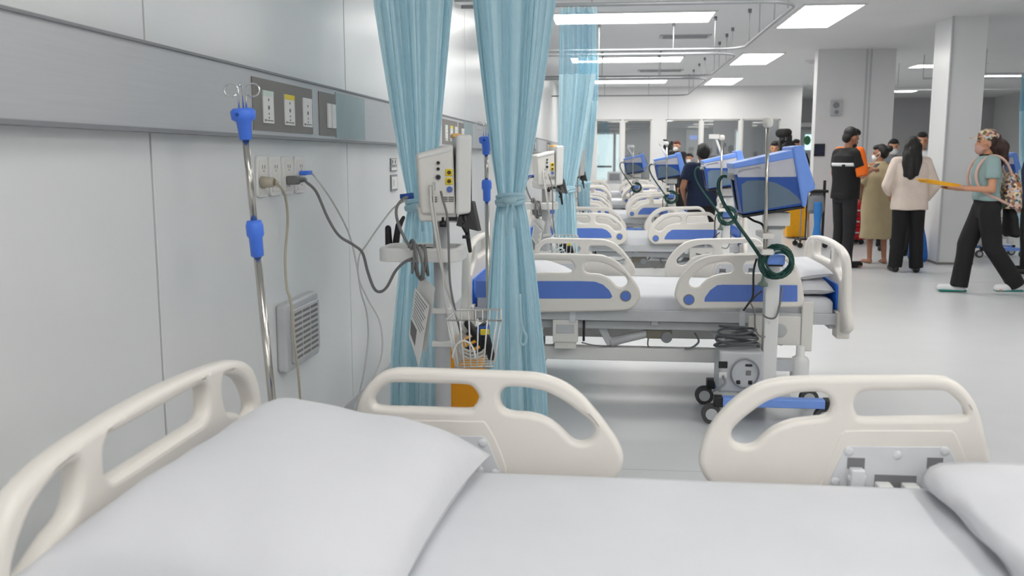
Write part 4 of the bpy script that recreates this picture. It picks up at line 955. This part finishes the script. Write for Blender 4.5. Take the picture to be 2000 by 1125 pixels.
# ---------------------------------------------------------------- people
def blob(name, mb, mats, parent, voxel=.009, smooth=4, wr=0.0, wf=9.0, shade=True):
    me = mb.mesh(name); o = bpy.data.objects.new(name, me)
    md = o.modifiers.new('r', 'REMESH'); md.mode = 'VOXEL'; md.voxel_size = voxel
    if smooth: s = o.modifiers.new('s', 'SMOOTH'); s.factor = .5; s.iterations = smooth
    m2 = baked(o); bpy.data.meshes.remove(me)
    m2.name = name; m2.materials.clear()
    if wr:
        n = len(m2.vertices); co = np.empty(n * 3, np.float32); no = np.empty(n * 3, np.float32)
        m2.vertices.foreach_get('co', co); m2.vertex_normals.foreach_get('vector', no); co = co.reshape(-1, 3); no = no.reshape(-1, 3); x, y, z = co.T
        k = wr * (np.sin(wf * x * 2.1 + 5 * z + 1.3 * np.sin(7 * y)) * .5 + np.sin(wf * 2.3 * y + 3 * x + 2 * np.sin(9 * z)) * .4 + np.sin(wf * 1.3 * z + 8 * x) * .3)
        m2.vertices.foreach_set('co', (co + no * k[:, None]).ravel()); m2.update()
    m2.polygons.foreach_set('use_smooth', [True] * len(m2.polygons))
    return link(name, m2, mats, parent)
def loft(mb, secs, n=20, power=2.4):      # secs: (x, y, z, rx, ry)
    rs = []
    for x, y, z, a, b in secs:
        ring = []
        for k in range(n):
            t = 2 * PI * k / n; c, s = math.cos(t), math.sin(t)
            ring.append(Vector((x + a * math.copysign(abs(c) ** (2 / power), c), y + b * math.copysign(abs(s) ** (2 / power), s), z)))
        rs.append(ring)
    return mb.rings(rs)
def hand(mb, w, d, up, side, curl=.6, s=1.0):
    """w wrist, d direction of the hand, up = back of the hand, side = +1 when the thumb is on the d x up side"""
    w = Vector(w); d = Vector(d).normalized(); up = Vector(up); up = (up - d * up.dot(d)).normalized(); lat = d.cross(up) * side
    for k in range(4): mb.caps(w + lat * (.026 - .017 * k) * s * .6, w + (d * .085 + lat * (.030 - .020 * k)) * s, .014 * s, .0115 * s, 8)
    for k, L in enumerate((.070, .080, .074, .058)):
        b = w + (d * .088 + lat * (.031 - .0205 * k)) * s
        d1 = (d * math.cos(curl) - up * math.sin(curl)); d2 = (d * math.cos(2.1 * curl) - up * math.sin(2.1 * curl))
        m_ = b + d1 * L * .52 * s; mb.caps(b, m_, .0095 * s, .0085 * s, 8); mb.caps(m_, m_ + d2 * L * .48 * s, .0085 * s, .0072 * s, 8)
    b = w + (d * .028 + lat * .030) * s; m_ = b + (d * .034 + lat * .026 - up * .012) * s
    mb.caps(b, m_, .0115 * s, .0098 * s, 8); mb.caps(m_, m_ + (d * .034 + lat * .004 - up * .012) * s, .0098 * s, .008 * s, 8)
def person(label, loc, rz, H=1.65, skin=SKIN, ank=None, knee=None, elbow=None, wrist=None, hdir=None, head=0.0, lean=0.0, vox=.0085, build=1.0, nod=0.0, group=None, curl=.6, hup=None):
    s = H / 1.7
    t = thing('person', label, 'person', loc, rz, group)
    V = lambda p: Vector(p) * s
    J = {}
    J['hip'] = [V((-.09, 0, .90)), V((.09, 0, .90))]
    J['ank'] = [V(p) for p in (ank or [(-.1, -.01, .085), (.1, -.01, .085)])]
    J['knee'] = [V(k) if k else (h + a) / 2 + V((0, .02, .01)) for h, a, k in zip(J['hip'], J['ank'], knee or (None, None))]
    J['sh'] = [V((-.178, lean, 1.385)), V((.178, lean, 1.385))]
    J['el'] = [V(p) for p in (elbow or [(-.24, -.03, 1.10), (.24, -.03, 1.10)])]
    J['wr'] = [V(p) for p in (wrist or [(-.25, .05, .86), (.25, .05, .86)])]
    J['s'] = s; J['t'] = t; J['lean'] = lean * s
    b = MB()
    loft(b, [(0, 0, .80 * s, .10 * s, .08 * s), (0, -.01 * s, .90 * s, .155 * s, .105 * s), (0, lean * .3 * s, 1.05 * s, .135 * s, .09 * s), (0, lean * .7 * s, 1.22 * s, .15 * s, .10 * s), (0, lean * s, 1.36 * s, .165 * s, .085 * s), (0, lean * s, 1.43 * s, .09 * s, .06 * s)])
    hc = V((0, lean + .02 + nod * .05, 1.575)); Mh = Matrix.Rotation(head, 3, 'Z') @ Matrix.Rotation(-nod, 3, 'X')
    b.caps(V((0, lean - .005, 1.40)), hc - V((0, .02, .07)), .055 * s, .05 * s)
    hd = lambda p: hc + Mh @ V(p)
    b.ell(hd((0, -.008, .025)), (.075 * s, .092 * s, .098 * s), M=Mh); b.ell(hd((0, .022, -.045)), (.058 * s, .068 * s, .072 * s), M=Mh)
    b.caps(hd((0, .086, .012)), hd((0, .103, -.024)), .009 * s, .014 * s, 8)                 # nose
    b.caps(hd((-.02, .082, -.062)), hd((.02, .082, -.062)), .009 * s, .009 * s, 8)           # lips
    b.ell(hd((0, .075, -.098)), (.024 * s, .018 * s, .018 * s))                              # chin
    for q in (-1, 1):
        b.ell(hd((q * .078, -.005, -.012)), (.010 * s, .018 * s, .031 * s), M=Mh); b.caps(hd((q * .018, .082, .022)), hd((q * .045, .072, .022)), .009 * s, .008 * s, 8)
    for i in (0, 1):
        q = (-1, 1)[i]
        b.caps(J['hip'][i], J['knee'][i], .082 * s, .054 * s); b.caps(J['knee'][i], J['ank'][i], .052 * s, .034 * s)
        b.ell(J['knee'][i].lerp(J['ank'][i], .3) + V((0, -.015, 0)), (.046 * s, .05 * s, .1 * s))
        a = J['ank'][i]; fd = V((q * .03, .15, 0)); z0 = a.z - .055 * s
        b.caps(a, Vector((a.x, a.y - .035 * s, z0)), .032 * s, .028 * s); b.caps(Vector((a.x, a.y - .02 * s, z0 + .005)), Vector((a.x, a.y, z0 - .005 * s)) + fd, .036 * s, .024 * s)
        for k in range(5): e_ = Vector((a.x, a.y, z0 - .012 * s)) + fd + V((q * (-.03 + .014 * k), .005, 0)); b.caps(e_, e_ + V((q * .003, (.036, .034, .03, .026, .02)[k], -.002)), .011 * s, .009 * s, 8)
        b.caps(J['sh'][i], J['el'][i], .050 * s, .038 * s); b.caps(J['el'][i], J['wr'][i], .037 * s, .025 * s)
        b.caps(V((q * .1, lean, 1.40)), J['sh'][i], .05 * s, .05 * s)
        d = Vector(hdir[i]) if hdir else (J['wr'][i] - J['el'][i])
        up_ = Vector(hup[i]) if hup else (Vector((q, .2, .3)) if abs(d.normalized().z) > .6 else Vector((q * .3, 0, 1)))
        lat = d.normalized().cross((up_ - d.normalized() * up_.dot(d.normalized())).normalized())
        want = Vector((0, 1, 0)) if abs(d.normalized().z) > .6 else Vector((-q, 0, .6))
        hand(b, J['wr'][i], d, up_, 1 if lat.dot(want) > 0 else -1, curl, s)
    blob('body', b, skin, t, vox, 3)
    for q in (-1, 1): MB().ell(hd((q * .03, .0795, .012)), (.0125 * s, .007 * s, .007 * s), 10, 6, M=Mh).build('eye', BLACK, t)
    J['hd'] = hd; J['Mh'] = Mh; J['hc'] = hc
    return J
def trousers(J, m_, flare=.072, thigh=.098, waist=.16, rise=.99, hem=.03, name='trousers'):
    s = J['s']; b = MB()
    loft(b, [(0, 0, .80 * s, .13 * s, .1 * s), (0, -.015 * s, .90 * s, .178 * s, .125 * s), (0, 0, rise * s, waist * s, .112 * s)])
    for i in (0, 1):
        a = J['ank'][i]; k = J['knee'][i]; d = (a - k).normalized()
        b.caps(J['hip'][i], k, thigh * s, (flare + .008) * s, 16); b.cyl(k, a + d * hem * s, (flare + .006) * s, flare * s, 16); b.ell(k, ((flare + .008) * s,) * 3)
    return blob(name, b, m_, J['t'], .010, 4, .006, 10)
def shoes(J, m_, sole=None, name='shoe'):
    s = J['s']
    for i in (0, 1):
        a = J['ank'][i]; q = (-1, 1)[i]; z0 = a.z - .085 * s
        b = MB(); b.caps(Vector((a.x, a.y - .03 * s, z0 + .04 * s)), Vector((a.x + q * .02 * s, a.y + .178 * s, z0 + .038 * s)), .043 * s, .042 * s); b.caps(Vector((a.x, a.y - .01 * s, z0 + .09 * s)), Vector((a.x, a.y, z0 + .05 * s)), .042 * s, .045 * s)
        o = blob(name, b, m_, J['t'], .008, 2)
        if sole: MB().box((a.x - .042 * s + q * .006, a.y - .075 * s, z0), (a.x + .042 * s + q * .012, a.y + .205 * s, z0 + .022 * s)).build('sole', sole, o, bevel=.01)
def top(J, m_, hem=.86, chest=.192, depth=.135, waist=.17, hemr=.19, sleeve='long', sr=.062, name='jacket', wr=.006, cuff=None, hemd=None):
    s = J['s']; L = J['lean']; b = MB()
    hemd = hemd or hemr * .72
    loft(b, [(0, 0, hem * s, hemr * s, hemd * s), (0, L * .2, (hem + .04) * s, hemr * .995 * s, hemd * s), (0, L * .4, 1.07 * s, waist * s, depth * .88 * s), (0, L * .8, 1.25 * s, chest * s, depth * s), (0, L, 1.36 * s, (chest + .004) * s, depth * .85 * s), (0, L, 1.42 * s, .12 * s, .08 * s), (0, L, 1.455 * s, .066 * s, .062 * s)])
    for i in (0, 1):
        q = (-1, 1)[i]
        b.caps(Vector((q * .12 * s, L, 1.385 * s)), J['sh'][i], (sr + .012) * s, (sr + .008) * s)
        if sleeve: e = J['el'][i] if sleeve == 'long' else J['sh'][i].lerp(J['el'][i], .62)
        if sleeve: b.caps(J['sh'][i], e, (sr + .006) * s, sr * s) if sleeve == 'long' else b.cyl(J['sh'][i], e, (sr + .008) * s, (sr + .012) * s)
        if sleeve == 'long':
            d = (J['wr'][i] - J['el'][i]); b.cyl(J['el'][i], J['el'][i] + d * .92, sr * s, sr * .72 * s)
    return blob(name, b, m_, J['t'], .010, 4, wr, 9)
def hairblob(J, parts, m_=DARKH, name='hair', vox=.009, wr=.004, wf=26):
    b = MB(); s = J['s']
    for p in parts:
        if p[0] == 'e': b.ell(J['hd'](p[1]), tuple(r * s for r in p[2]), M=J['Mh'])
        else: b.caps(J['hd'](p[1]), J['hd'](p[2]), p[3] * s, p[4] * s)
    return blob(name, b, m_, J['t'], vox, 2, wr, wf)
SHORT = [('e', (0, -.025, .045), (.083, .092, .088)), ('e', (0, .03, .085), (.07, .07, .045)), ('e', (0, -.06, -.01), (.074, .05, .07))]
def mask(J, m_=WHITEC):
    s = J['s']; b = MB().ell(J['hd']((0, .056, -.064)), (.058 * s, .053 * s, .058 * s), M=J['Mh']).caps(J['hd']((0, .094, -.03)), J['hd']((0, .092, -.07)), .018 * s, .016 * s)
    o = blob('face_mask', b, m_, J['t'], .007, 2)
    for q in (-1, 1):
        m = MB(); m.tube([J['hd']((q * .05, .07, -.03)), J['hd']((q * .076, .02, -.005)), J['hd']((q * .086, -.012, .018))], .003, 6); m.tube([J['hd']((q * .05, .065, -.08)), J['hd']((q * .074, .02, -.06)), J['hd']((q * .084, -.012, -.035)), J['hd']((q * .087, -.016, -.01)), J['hd']((q * .086, -.012, .018))], .003, 6)
        m.build('ear_loop', m_, J['t'])
    return o
rad = math.radians

# man in the black vest with orange sleeves, looking at a phone
q = atZ(1640, 521, 0); J = person('man in black vest with orange sleeve stripe and black trousers holding a phone', (q.x + .02, q.y, 0), rad(-66), 1.70, SKIN2, elbow=[(-.25, .05, 1.12), (.25, .04, 1.12)], wrist=[(-.08, .30, 1.20), (.10, .29, 1.19)], nod=.35, head=rad(-4), lean=.01,
           hdir=[(.3, 1, .25), (-.3, 1, .25)], curl=.7)
trousers(J, CHARC, .068, .098)
jk = top(J, BLKCL, hem=.84, chest=.205, waist=.19, hemr=.195, depth=.145, sleeve='short', sr=.066, name='vest')
s = J['s']; m = MB(); loft(m, [(0, .008, 1.235 * s, .2085 * s, .1485 * s), (0, .008, 1.275 * s, .2085 * s, .148 * s)]); m.build('reflective_band', WHITEC, J['t'])
for i, q_ in ((0, -1), (1, 1)):
    b = MB(); sh, el, wr_ = J['sh'][i], J['el'][i], J['wr'][i]
    b.caps(sh + Vector((q_ * .022, .02, .03)), sh.lerp(el, .72) + Vector((q_ * .018, .02, 0)), .056 * s, .060 * s); b.caps(sh + Vector((-q_ * .04, .03, .055)), sh + Vector((q_ * .02, .025, .035)), .035 * s, .05 * s); b.cyl(sh.lerp(el, .6), el, .066 * s, .066 * s)
    blob('orange_sleeve', b, ORANGE, J['t'], .009, 3, .003)
shoes(J, BLACK)
hairblob(J, SHORT, wr=.003); 
MB().ell(J['hd']((0, .05, -.075)), (.056 * s, .058 * s, .05 * s), M=J['Mh']).build('face_mask', BLACK, J['t'])
ph = MB().box((-.035, -.005, -.07), (.035, .005, .07)).build('mobile_phone', BLACK, None, bevel=.004); 
a_ = Matrix.Rotation(rad(-66), 4, 'Z') @ Vector((.01, .40, 1.22)) * 1.0
ph.location = Vector((J['t'].location.x, J['t'].location.y, 0)) + Vector((a_.x, a_.y, a_.z)); ph.rotation_euler = (rad(-50), 0, rad(-66)); tag(ph, 'dark mobile phone in the hands of the man in the black vest', 'phone')

# woman in the khaki dress, barefoot
q = atZ(1708, 514, 0); J = person('barefoot woman in a long khaki dress with her hair in a bun', (q.x, q.y, 0), rad(8), 1.50, SKIN2, head=rad(58), elbow=[(-.255, .02, 1.11), (.25, .02, 1.11)], wrist=[(-.17, .2, .98), (.16, .2, .98)], nod=.05, ank=[(-.085, -.01, .085), (.12, -.03, .085)])
s = J['s']; b = MB()
loft(b, [(.0, -.01, .36 * s, .235 * s, .185 * s), (0, -.01, .42 * s, .235 * s, .182 * s), (0, 0, .75 * s, .228 * s, .168 * s), (0, 0, 1.0 * s, .215 * s, .155 * s), (0, 0, 1.25 * s, .208 * s, .142 * s), (0, 0, 1.37 * s, .19 * s, .11 * s), (0, 0, 1.44 * s, .09 * s, .075 * s), (0, 0, 1.47 * s, .07 * s, .065 * s)])
for i in (0, 1): b.cyl(J['sh'][i] + Vector(((.05, -.05)[i], 0, 0)), J['sh'][i].lerp(J['el'][i], .9), .082 * s, .084 * s)
blob('dress', b, KHAKI, J['t'], .010, 4, .009, 11)
hairblob(J, SHORT + [('e', (0, -.05, .02), (.088, .085, .1)), ('e', (0, -.13, .06), (.052, .05, .05))]); mask(J)

# woman in the cream jacket with long black hair
q = atZ(1768, 531, 0); J = person('woman in a cream jacket with long straight black hair and black trousers', (q.x, q.y, 0), rad(-4), 1.58, SKIN, elbow=[(-.29, -.02, 1.10), (.29, -.02, 1.10)], wrist=[(-.20, .18, .98), (.22, .12, .90)], head=rad(-8), nod=.12, ank=[(-.125, 0, .085), (.125, -.01, .085)])
s = J['s']; trousers(J, BLKCL, .082, .105)
top(J, CREAMC, hem=.79, chest=.205, waist=.20, hemr=.222, depth=.14, sr=.066, hemd=.15)
shoes(J, BLACK)
hr = hairblob(J, SHORT + [('e', (0, -.045, .03), (.092, .09, .1)), ('c', (-.045, -.07, .0), (-.062, -.10, -.20), .062, .06), ('c', (-.062, -.10, -.20), (-.06, -.11, -.36), .06, .04), ('c', (.045, -.07, .0), (.055, -.10, -.20), .062, .06), ('c', (.055, -.10, -.2), (.05, -.11, -.34), .06, .04), ('c', (0, -.08, -.05), (-.01, -.115, -.37), .08, .055)], wr=.005, wf=40)

# woman with the floral cap, walking
q = atZ(1925, 572, 0); J = person('woman in a floral cap and sage top walking with yellow folders', (q.x - .07, 9.55, 0), rad(88), 1.60, SKIN, ank=[(-.10, -.31, .125), (.07, .19, .09)], knee=[(-.1, -.06, .50), (.08, .14, .50)],
           elbow=[(-.225, .03, 1.10), (.225, .02, 1.10)], wrist=[(-.15, .27, 1.11), (.14, .27, 1.10)], hdir=[(.25, 1, .05), (-.2, 1, .05)], hup=[(-.3, 0, -1), (.3, 0, -1)], curl=.06, lean=.02)
s = J['s']; trousers(J, BLKCL, .088, .108, rise=1.05)
top(J, SAGE, hem=.98, chest=.19, waist=.165, hemr=.175, depth=.13, sleeve='short', sr=.06, name='tee_shirt')
shoes(J, WHITEC, TEALS)
MB().tube([Vector((.066 * s * math.cos(a), .02 + .062 * s * math.sin(a), 1.445 * s)) for a in [2 * PI * k / 16 for k in range(16)]], .014, 8, closed=True).build('collar', BLKCL, J['t'])
hairblob(J, [('e', (0, -.03, .03), (.086, .09, .09)), ('c', (0, -.09, .04), (0, -.15, -.04), .05, .075), ('c', (0, -.15, -.04), (.01, -.17, -.17), .078, .065), ('c', (0, -.16, -.13), (0, -.15, -.25), .06, .03), ('c', (0, -.05, 0), (0, -.08, -.12), .07, .05)], BROWNH, wr=.012, wf=38)
b = MB(); b.ell(J['hd']((0, -.012, .07)), (.094 * s, .108 * s, .078 * s), M=J['Mh']); cp = blob('cap', b, FLORAL, J['t'], .007, 2)
bm = [J['hd']((.075 * math.cos(a), .07 + .115 * math.sin(a), .062 - .012 * math.sin(a))) for a in [PI * k / 12 for k in range(13)]]
MB().rings([bm, [p + Vector((0, 0, -.008)) for p in bm]], smooth=False).build('cap_peak', FLORAL, cp, bevel=.002)
mask(J, mat('pink_mask', (190, 150, 140), .7))
ld = [Vector((.155, .115, 1.36)) * s, Vector((.15, .13, 1.2)) * s, Vector((.15, .02, 1.05)) * s, Vector((.14, -.13, 1.0)) * s]
TW = J['t'].location.copy(); RW = Matrix.Rotation(rad(88), 3, 'Z')
def hand_thing(name, label, cat, p, rz=88):
    o = thing(name, label, cat, TW + RW @ Vector(p), rad(rz)); return o
bp = hand_thing('backpack', 'small floral backpack with pink straps on the walking woman', 'backpack', (0, -.238 * s, 1.0 * s))
b = MB(); loft(b, [(0, 0, -.10, .125, .085), (0, 0, -.08, .14, .095), (0, 0, .1, .125, .085), (0, .01, .22, .095, .06), (0, .02, .25, .07, .04)]); blob('bag_body', b, FLORAL, bp, .009, 4, .004)
for q_ in (-1, 1):
    x = q_ * .125
    MB().tube(smooth_pts([(x * .6, .03, .22), (x * .84, .09, .335), (x * .86, .165, .405), (x * .86, .255, .415), (x * .88, .335, .35), (x * .92, .372, .26), (x * 1.05, .362, .15), (x * 1.3, .29, .06), (x * 1.3, .17, .0), (x * .95, .06, -.05)], 5, False), .013, 8).build('shoulder_strap', PINKS, bp)
sk = hand_thing('tied_jacket', 'black jacket hanging below the floral backpack', 'jacket', (.03, -.285 * s, .715 * s))
b = MB(); loft(b, [(0, 0, -.11, .11, .05), (0, 0, -.08, .13, .07), (0, .02, .08, .11, .06), (0, .06, .2, .07, .04)]); blob('cloth', b, BLKCL, sk, .01, 4, .01, 14)
for k in range(3):
    fo = MB().box((-.13, -.16, -.006), (.13, .17, .006)).build('yellow_folder', mat('folder_yellow', (228, 166, 30), .6)); 
    fo.location = TW + RW @ Vector((0, .46 * s + .012 * k, 1.144 * s + .0128 * k)); fo.rotation_euler = (rad(9), 0, rad(88 + 4 * k)); tag(fo, 'yellow paper folder carried by the woman in the floral cap', 'folder', 'yellow folders in hand')

# bystander in navy shirt by the second ventilator
q = atY(1372, 345, 11.0); J = person('bystander in a navy shirt and black trousers behind the blue ventilators', (q.x, 11.0, 0), rad(10), 1.50, SKIN2, elbow=[(-.28, -.06, 1.12), (.27, -.04, 1.10)], wrist=[(-.20, .12, .96), (.2, .16, .98)])
trousers(J, BLKCL); top(J, NAVYC, hem=.88, chest=.205, waist=.19, hemr=.2, sleeve='short', sr=.07, name='shirt'); shoes(J, BLACK); hairblob(J, SHORT + [('e', (0, -.04, .02), (.09, .09, .1))])
def extra(label, px, Y, H, rz, cl, tr=BLKCL, skin=SKIN, hair=DARKH, msk=True, head=0, xoff=0, **kw):
    x = atY(px, 300, Y).x + xoff; J = person(label, (x, Y, 0), rad(rz), H, skin, vox=.012, head=rad(head), **kw); trousers(J, tr); top(J, cl, name='shirt'); shoes(J, BLACK); hairblob(J, SHORT, hair, vox=.012)
    if msk: mask(J)
    return J
FRW = [(-.07, .30, 1.28), (.07, .30, 1.28)]; FRE = [(-.24, .08, 1.12), (.24, .08, 1.12)]
extra('masked person in grey facing the ward behind the khaki dress', 1744, 13.9, 1.60, 170, mat('grey_cloth', (120, 124, 132), .85), elbow=FRE, wrist=FRW)
extra('dark-haired person in a white shirt standing behind the woman in the cream jacket', 1800, 13.2, 1.68, 150, WHITEC, msk=False, head=20)
extra('masked person in black near the square column', 1822, 14.6, 1.52, 175, BLKCL)
extra('bystander in dark clothes in the bay beyond the square column', 2024, 11.3, 1.62, 80, NAVYC, msk=False)
J = extra('camera operator with auburn hair filming by the glass partition', 1322, 22.5, 1.72, 150, BLKCL, hair=mat('auburn_hair', (96, 40, 30), .6), elbow=FRE, wrist=FRW)
J10 = extra('photographer in black before the glass partition with a shoulder camera', 1553, 18.4, 1.68, 190, BLKCL, elbow=[(-.26, .05, 1.16), (.26, .05, 1.16)], wrist=[(-.05, .27, 1.30), (.26, .22, 1.36)], hdir=[(.6, .8, .3), (.05, 1, .1)], msk=False, skin=SKIN2)['t']
J = extra('person in black bending over behind the blue ventilators', 1512, 17.6, 1.62, 170, BLKCL, msk=False)
extra('dark-haired person in black at the far end behind the small ventilators', 1347, 18.8, 1.42, 160, CHARC)
# cameras
def video_camera(label, loc, rz, sc_=1.0, furry=False):
    t = thing('video_camera', label, 'camera', loc, rad(rz))
    MB().box((-.06 * sc_, -.16 * sc_, -.07 * sc_), (.06 * sc_, .14 * sc_, .07 * sc_)).box((-.015, -.1 * sc_, .07 * sc_), (.015, .1 * sc_, .12 * sc_)).build('camera_body', BLACK, t, bevel=.01)
    MB().cyl((0, .13 * sc_, 0), (0, .30 * sc_, 0), .05 * sc_, .062 * sc_).build('lens', BLACK, t)
    MB().caps((.05, .02, .15 * sc_), (.05, .3 * sc_, .15 * sc_), (.05 if furry else .02) * sc_, (.045 if furry else .02) * sc_).build('microphone', mat('furry_black', (26, 24, 22), .95, bump=1.0, bscale=60) if furry else BLACK, t)
    MB().box((-.1 * sc_, -.05 * sc_, .06 * sc_), (-.055 * sc_, .05 * sc_, .13 * sc_)).build('viewfinder', BLACK, t, bevel=.005)
    return t
q = atY(1306, 275, 21.75); tp_ = thing('tripod', 'black camera tripod by the glass partition', 'tripod', (q.x, 21.75, 0))
for k in range(3):
    a = 2 * PI * k / 3 + .5; MB().tube([(.04 * math.cos(a), .04 * math.sin(a), 1.35), (.28 * math.cos(a), .28 * math.sin(a), .01)], [.02, .014], 8).build('leg', BLACK, tp_)
MB().cyl((0, 0, 1.2), (0, 0, 1.5), .02).box((-.06, -.06, 1.33), (.06, .06, 1.38)).build('centre_column', BLACK, tp_)
c = video_camera('video camera on the black tripod by the glass partition', (q.x, 21.75, 1.575), 165)
q = J10.location; video_camera('large shoulder camera with furry microphone before the glass partition', (q.x - .285, 18.25, 1.535), 187, 1.7, True)
q = atZ(1540, 405, 0); 
# wall box, black screen on the wide pillar
q = atY(1632, 212, 15.6); t = thing('wall_speaker', 'small grey box with dials high on the wide pillar', 'wall box', (q.x, 15.6, q.z))
MB().box((-.085, -.08, -.11), (.085, 0, .13)).build('housing', LGREY, t, bevel=.012); MB().cyl((-.01, -.09, .05), (-.01, -.078, .05), .05, n=20).cyl((0, -.09, -.06), (0, -.078, -.06), .035, n=20).build('dial', MGREY, t)
q = atY(1600, 293, 15.6); t = thing('wall_tablet', 'black wall screen on the wide pillar beside the man in the vest', 'screen', (q.x, 15.6, q.z))
MB().box((-.085, -.03, -.1), (.085, 0, .1)).build('case', BLACK, t, bevel=.006); MB().box((-.07, -.033, -.075), (.07, -.029, .08)).build('display', mat('dark_blue_screen', (26, 36, 58), .2), t)
q = atY(1603, 232, 15.6); o = MB().box((-.025, -.012, -.03), (.025, 0, .03)).build('light_switch', OFFW, None, bevel=.003); o.location = (q.x, 15.6, q.z); tag(o, 'tiny white switch on the wide pillar under the grey box', 'switch')

# yellow bins, black trolley and blue bag, red trolley
q = atY(1568, 430, 15.9); bin_('waste_bin', 'yellow clinical waste bin behind the black trolley', (q.x - .13, 15.9, 0), .36, .36, .58, mat('waste_yellow', (240, 172, 10), .45))
q = atZ(1600, 466, 0); tx, ty_ = atY(1600, 450, 14.3).x - .06, 14.3
t = thing('black_trolley', 'slim black wheeled trolley beside the man in the black vest', 'trolley', (tx, ty_, 0))
MB().box((-.26, -.02, .10), (.16, .02, .125)).box((-.26, -.2, .10), (-.235, .2, .125)).box((.1, -.2, .10), (.125, .2, .125)).build('base_frame', BLACK, t)
for x, y in ((-.25, -.19), (-.25, .19), (.11, -.19), (.11, .19)): MB().cyl((x, y - .015, .04), (x, y + .015, .04), .04, n=16).cyl((x, y, .05), (x, y, .11), .012, n=8).build('castor', BLACK, t)
MB().box((.09, -.02, .12), (.125, .02, 1.0)).box((-.15, -.012, .12), (-.13, .012, .9)).mi(1).box((-.225, -.01, .12), (-.21, .01, .8)).build('upright', [BLACK, MGREY], t)
MB().box((-.2, -.15, .82), (.14, .15, .86)).build('top_shelf', BLACK, t, bevel=.008)
b = MB(); loft(b, [(0, 0, -.16, .10, .03), (0, 0, -.1, .13, .06), (0, 0, .1, .11, .05), (0, 0, .16, .08, .02)]); o = blob('grey_pouch', b, MGREY, None, .01, 3, .006); o.location = (tx - .02, ty_ - .06, .66); tag(o, 'grey pouch hanging from the black trolley', 'bag')
b = MB(); loft(b, [(0, 0, -.30, .05, .04), (0, 0, -.2, .07, .05), (0, 0, .0, .05, .03), (0, 0, .28, .05, .02)]); o = blob('blue_bag', b, BAGB, None, .01, 3, .01); o.location = (tx - .02, ty_ - .2, .40); tag(o, 'crumpled light blue plastic bag on the black trolley', 'bag')
q = atZ(1661, 478, 0); t = thing('red_trolley', 'red emergency trolley standing behind the man in the black vest', 'trolley', (q.x + .06, q.y + .2, 0))
MB().box((-.20, -.2, .08), (.16, .2, .62)).build('cabinet', RED, t, bevel=.012)
for k in range(3): d_ = MB().box((-.185, -.215, .11 + k * .17), (.145, -.195, .26 + k * .17)).build('drawer', RED, t, bevel=.006); MB().box((-.08, -.235, .18 + k * .17), (.05, -.213, .2 + k * .17)).build('handle', LGREY, d_)
MB().box((.05, -.16, .6), (.16, .14, 1.18)).mi(1).box((.06, -.17, .82), (.155, -.15, 1.0)).build('upright_panel', [RED, YELLOW], t, bevel=.01)
for x in (-.15, .11):
    for y in (-.15, .15): MB().cyl((x, y - .015, .04), (x, y + .015, .04), .04, n=16).cyl((x, y, .05), (x, y, .1), .012, n=8).build('castor', BLACK, t)
q = atZ(1797, 503, 0); b = MB(); loft(b, [(0, 0, .0, .10, .06), (0, 0, .05, .12, .08), (0, 0, .3, .10, .06), (0, 0, .48, .07, .03), (.02, 0, .6, .03, .015)]); o = blob('blue_bag', b, mat('royal_blue_bag', (30, 104, 196), .5), None, .01, 3, .012); o.location = (q.x - .20, q.y - .5, 0.005); tag(o, 'royal blue plastic bag on the floor behind the woman in the cream jacket', 'bag')
# ventilator in the bay beyond the column
q = atY(1972, 330, 13.0); dup(vent0, (q.x, 13.2, 0), 'blue ventilator in the bay beyond the square column, behind the walking woman')
q = atZ(1775, 470, 0); dup(bed0, (7.3, 17.6, 0), 'hospital bed in the hall beyond the columns', rz=PI)
o = link('mattress', mm, SHEET); o.location = (7.3, 17.6, .0025); o.rotation_euler.z = PI; tag(o, 'white sheeted mattress in the hall beyond the columns', 'mattress')
o = thing('equipment_cart', 'low grey equipment cart with small screen before the frosted door', 'cart', (atY(1198, 345, 21.9).x, 22.2, 0))
MB().box((-.34, -.25, .72), (.34, .25, .76)).box((-.32, -.22, .2), (.32, .22, .24)).build('shelf', LGREY, o)
for x in (-.31, .31):
    for y in (-.21, .21): MB().box((x - .018, y - .018, 0), (x + .018, y + .018, .74)).build('leg', LGREY, o)
MB().box((-.14, -.2, .76), (.2, .1, 1.0)).mi(1).box((-.09, -.21, .8), (.15, -.198, .96)).build('small_monitor', [LGREY, MGREY], o, bevel=.01)
bpy.data.scenes.remove(TMP)
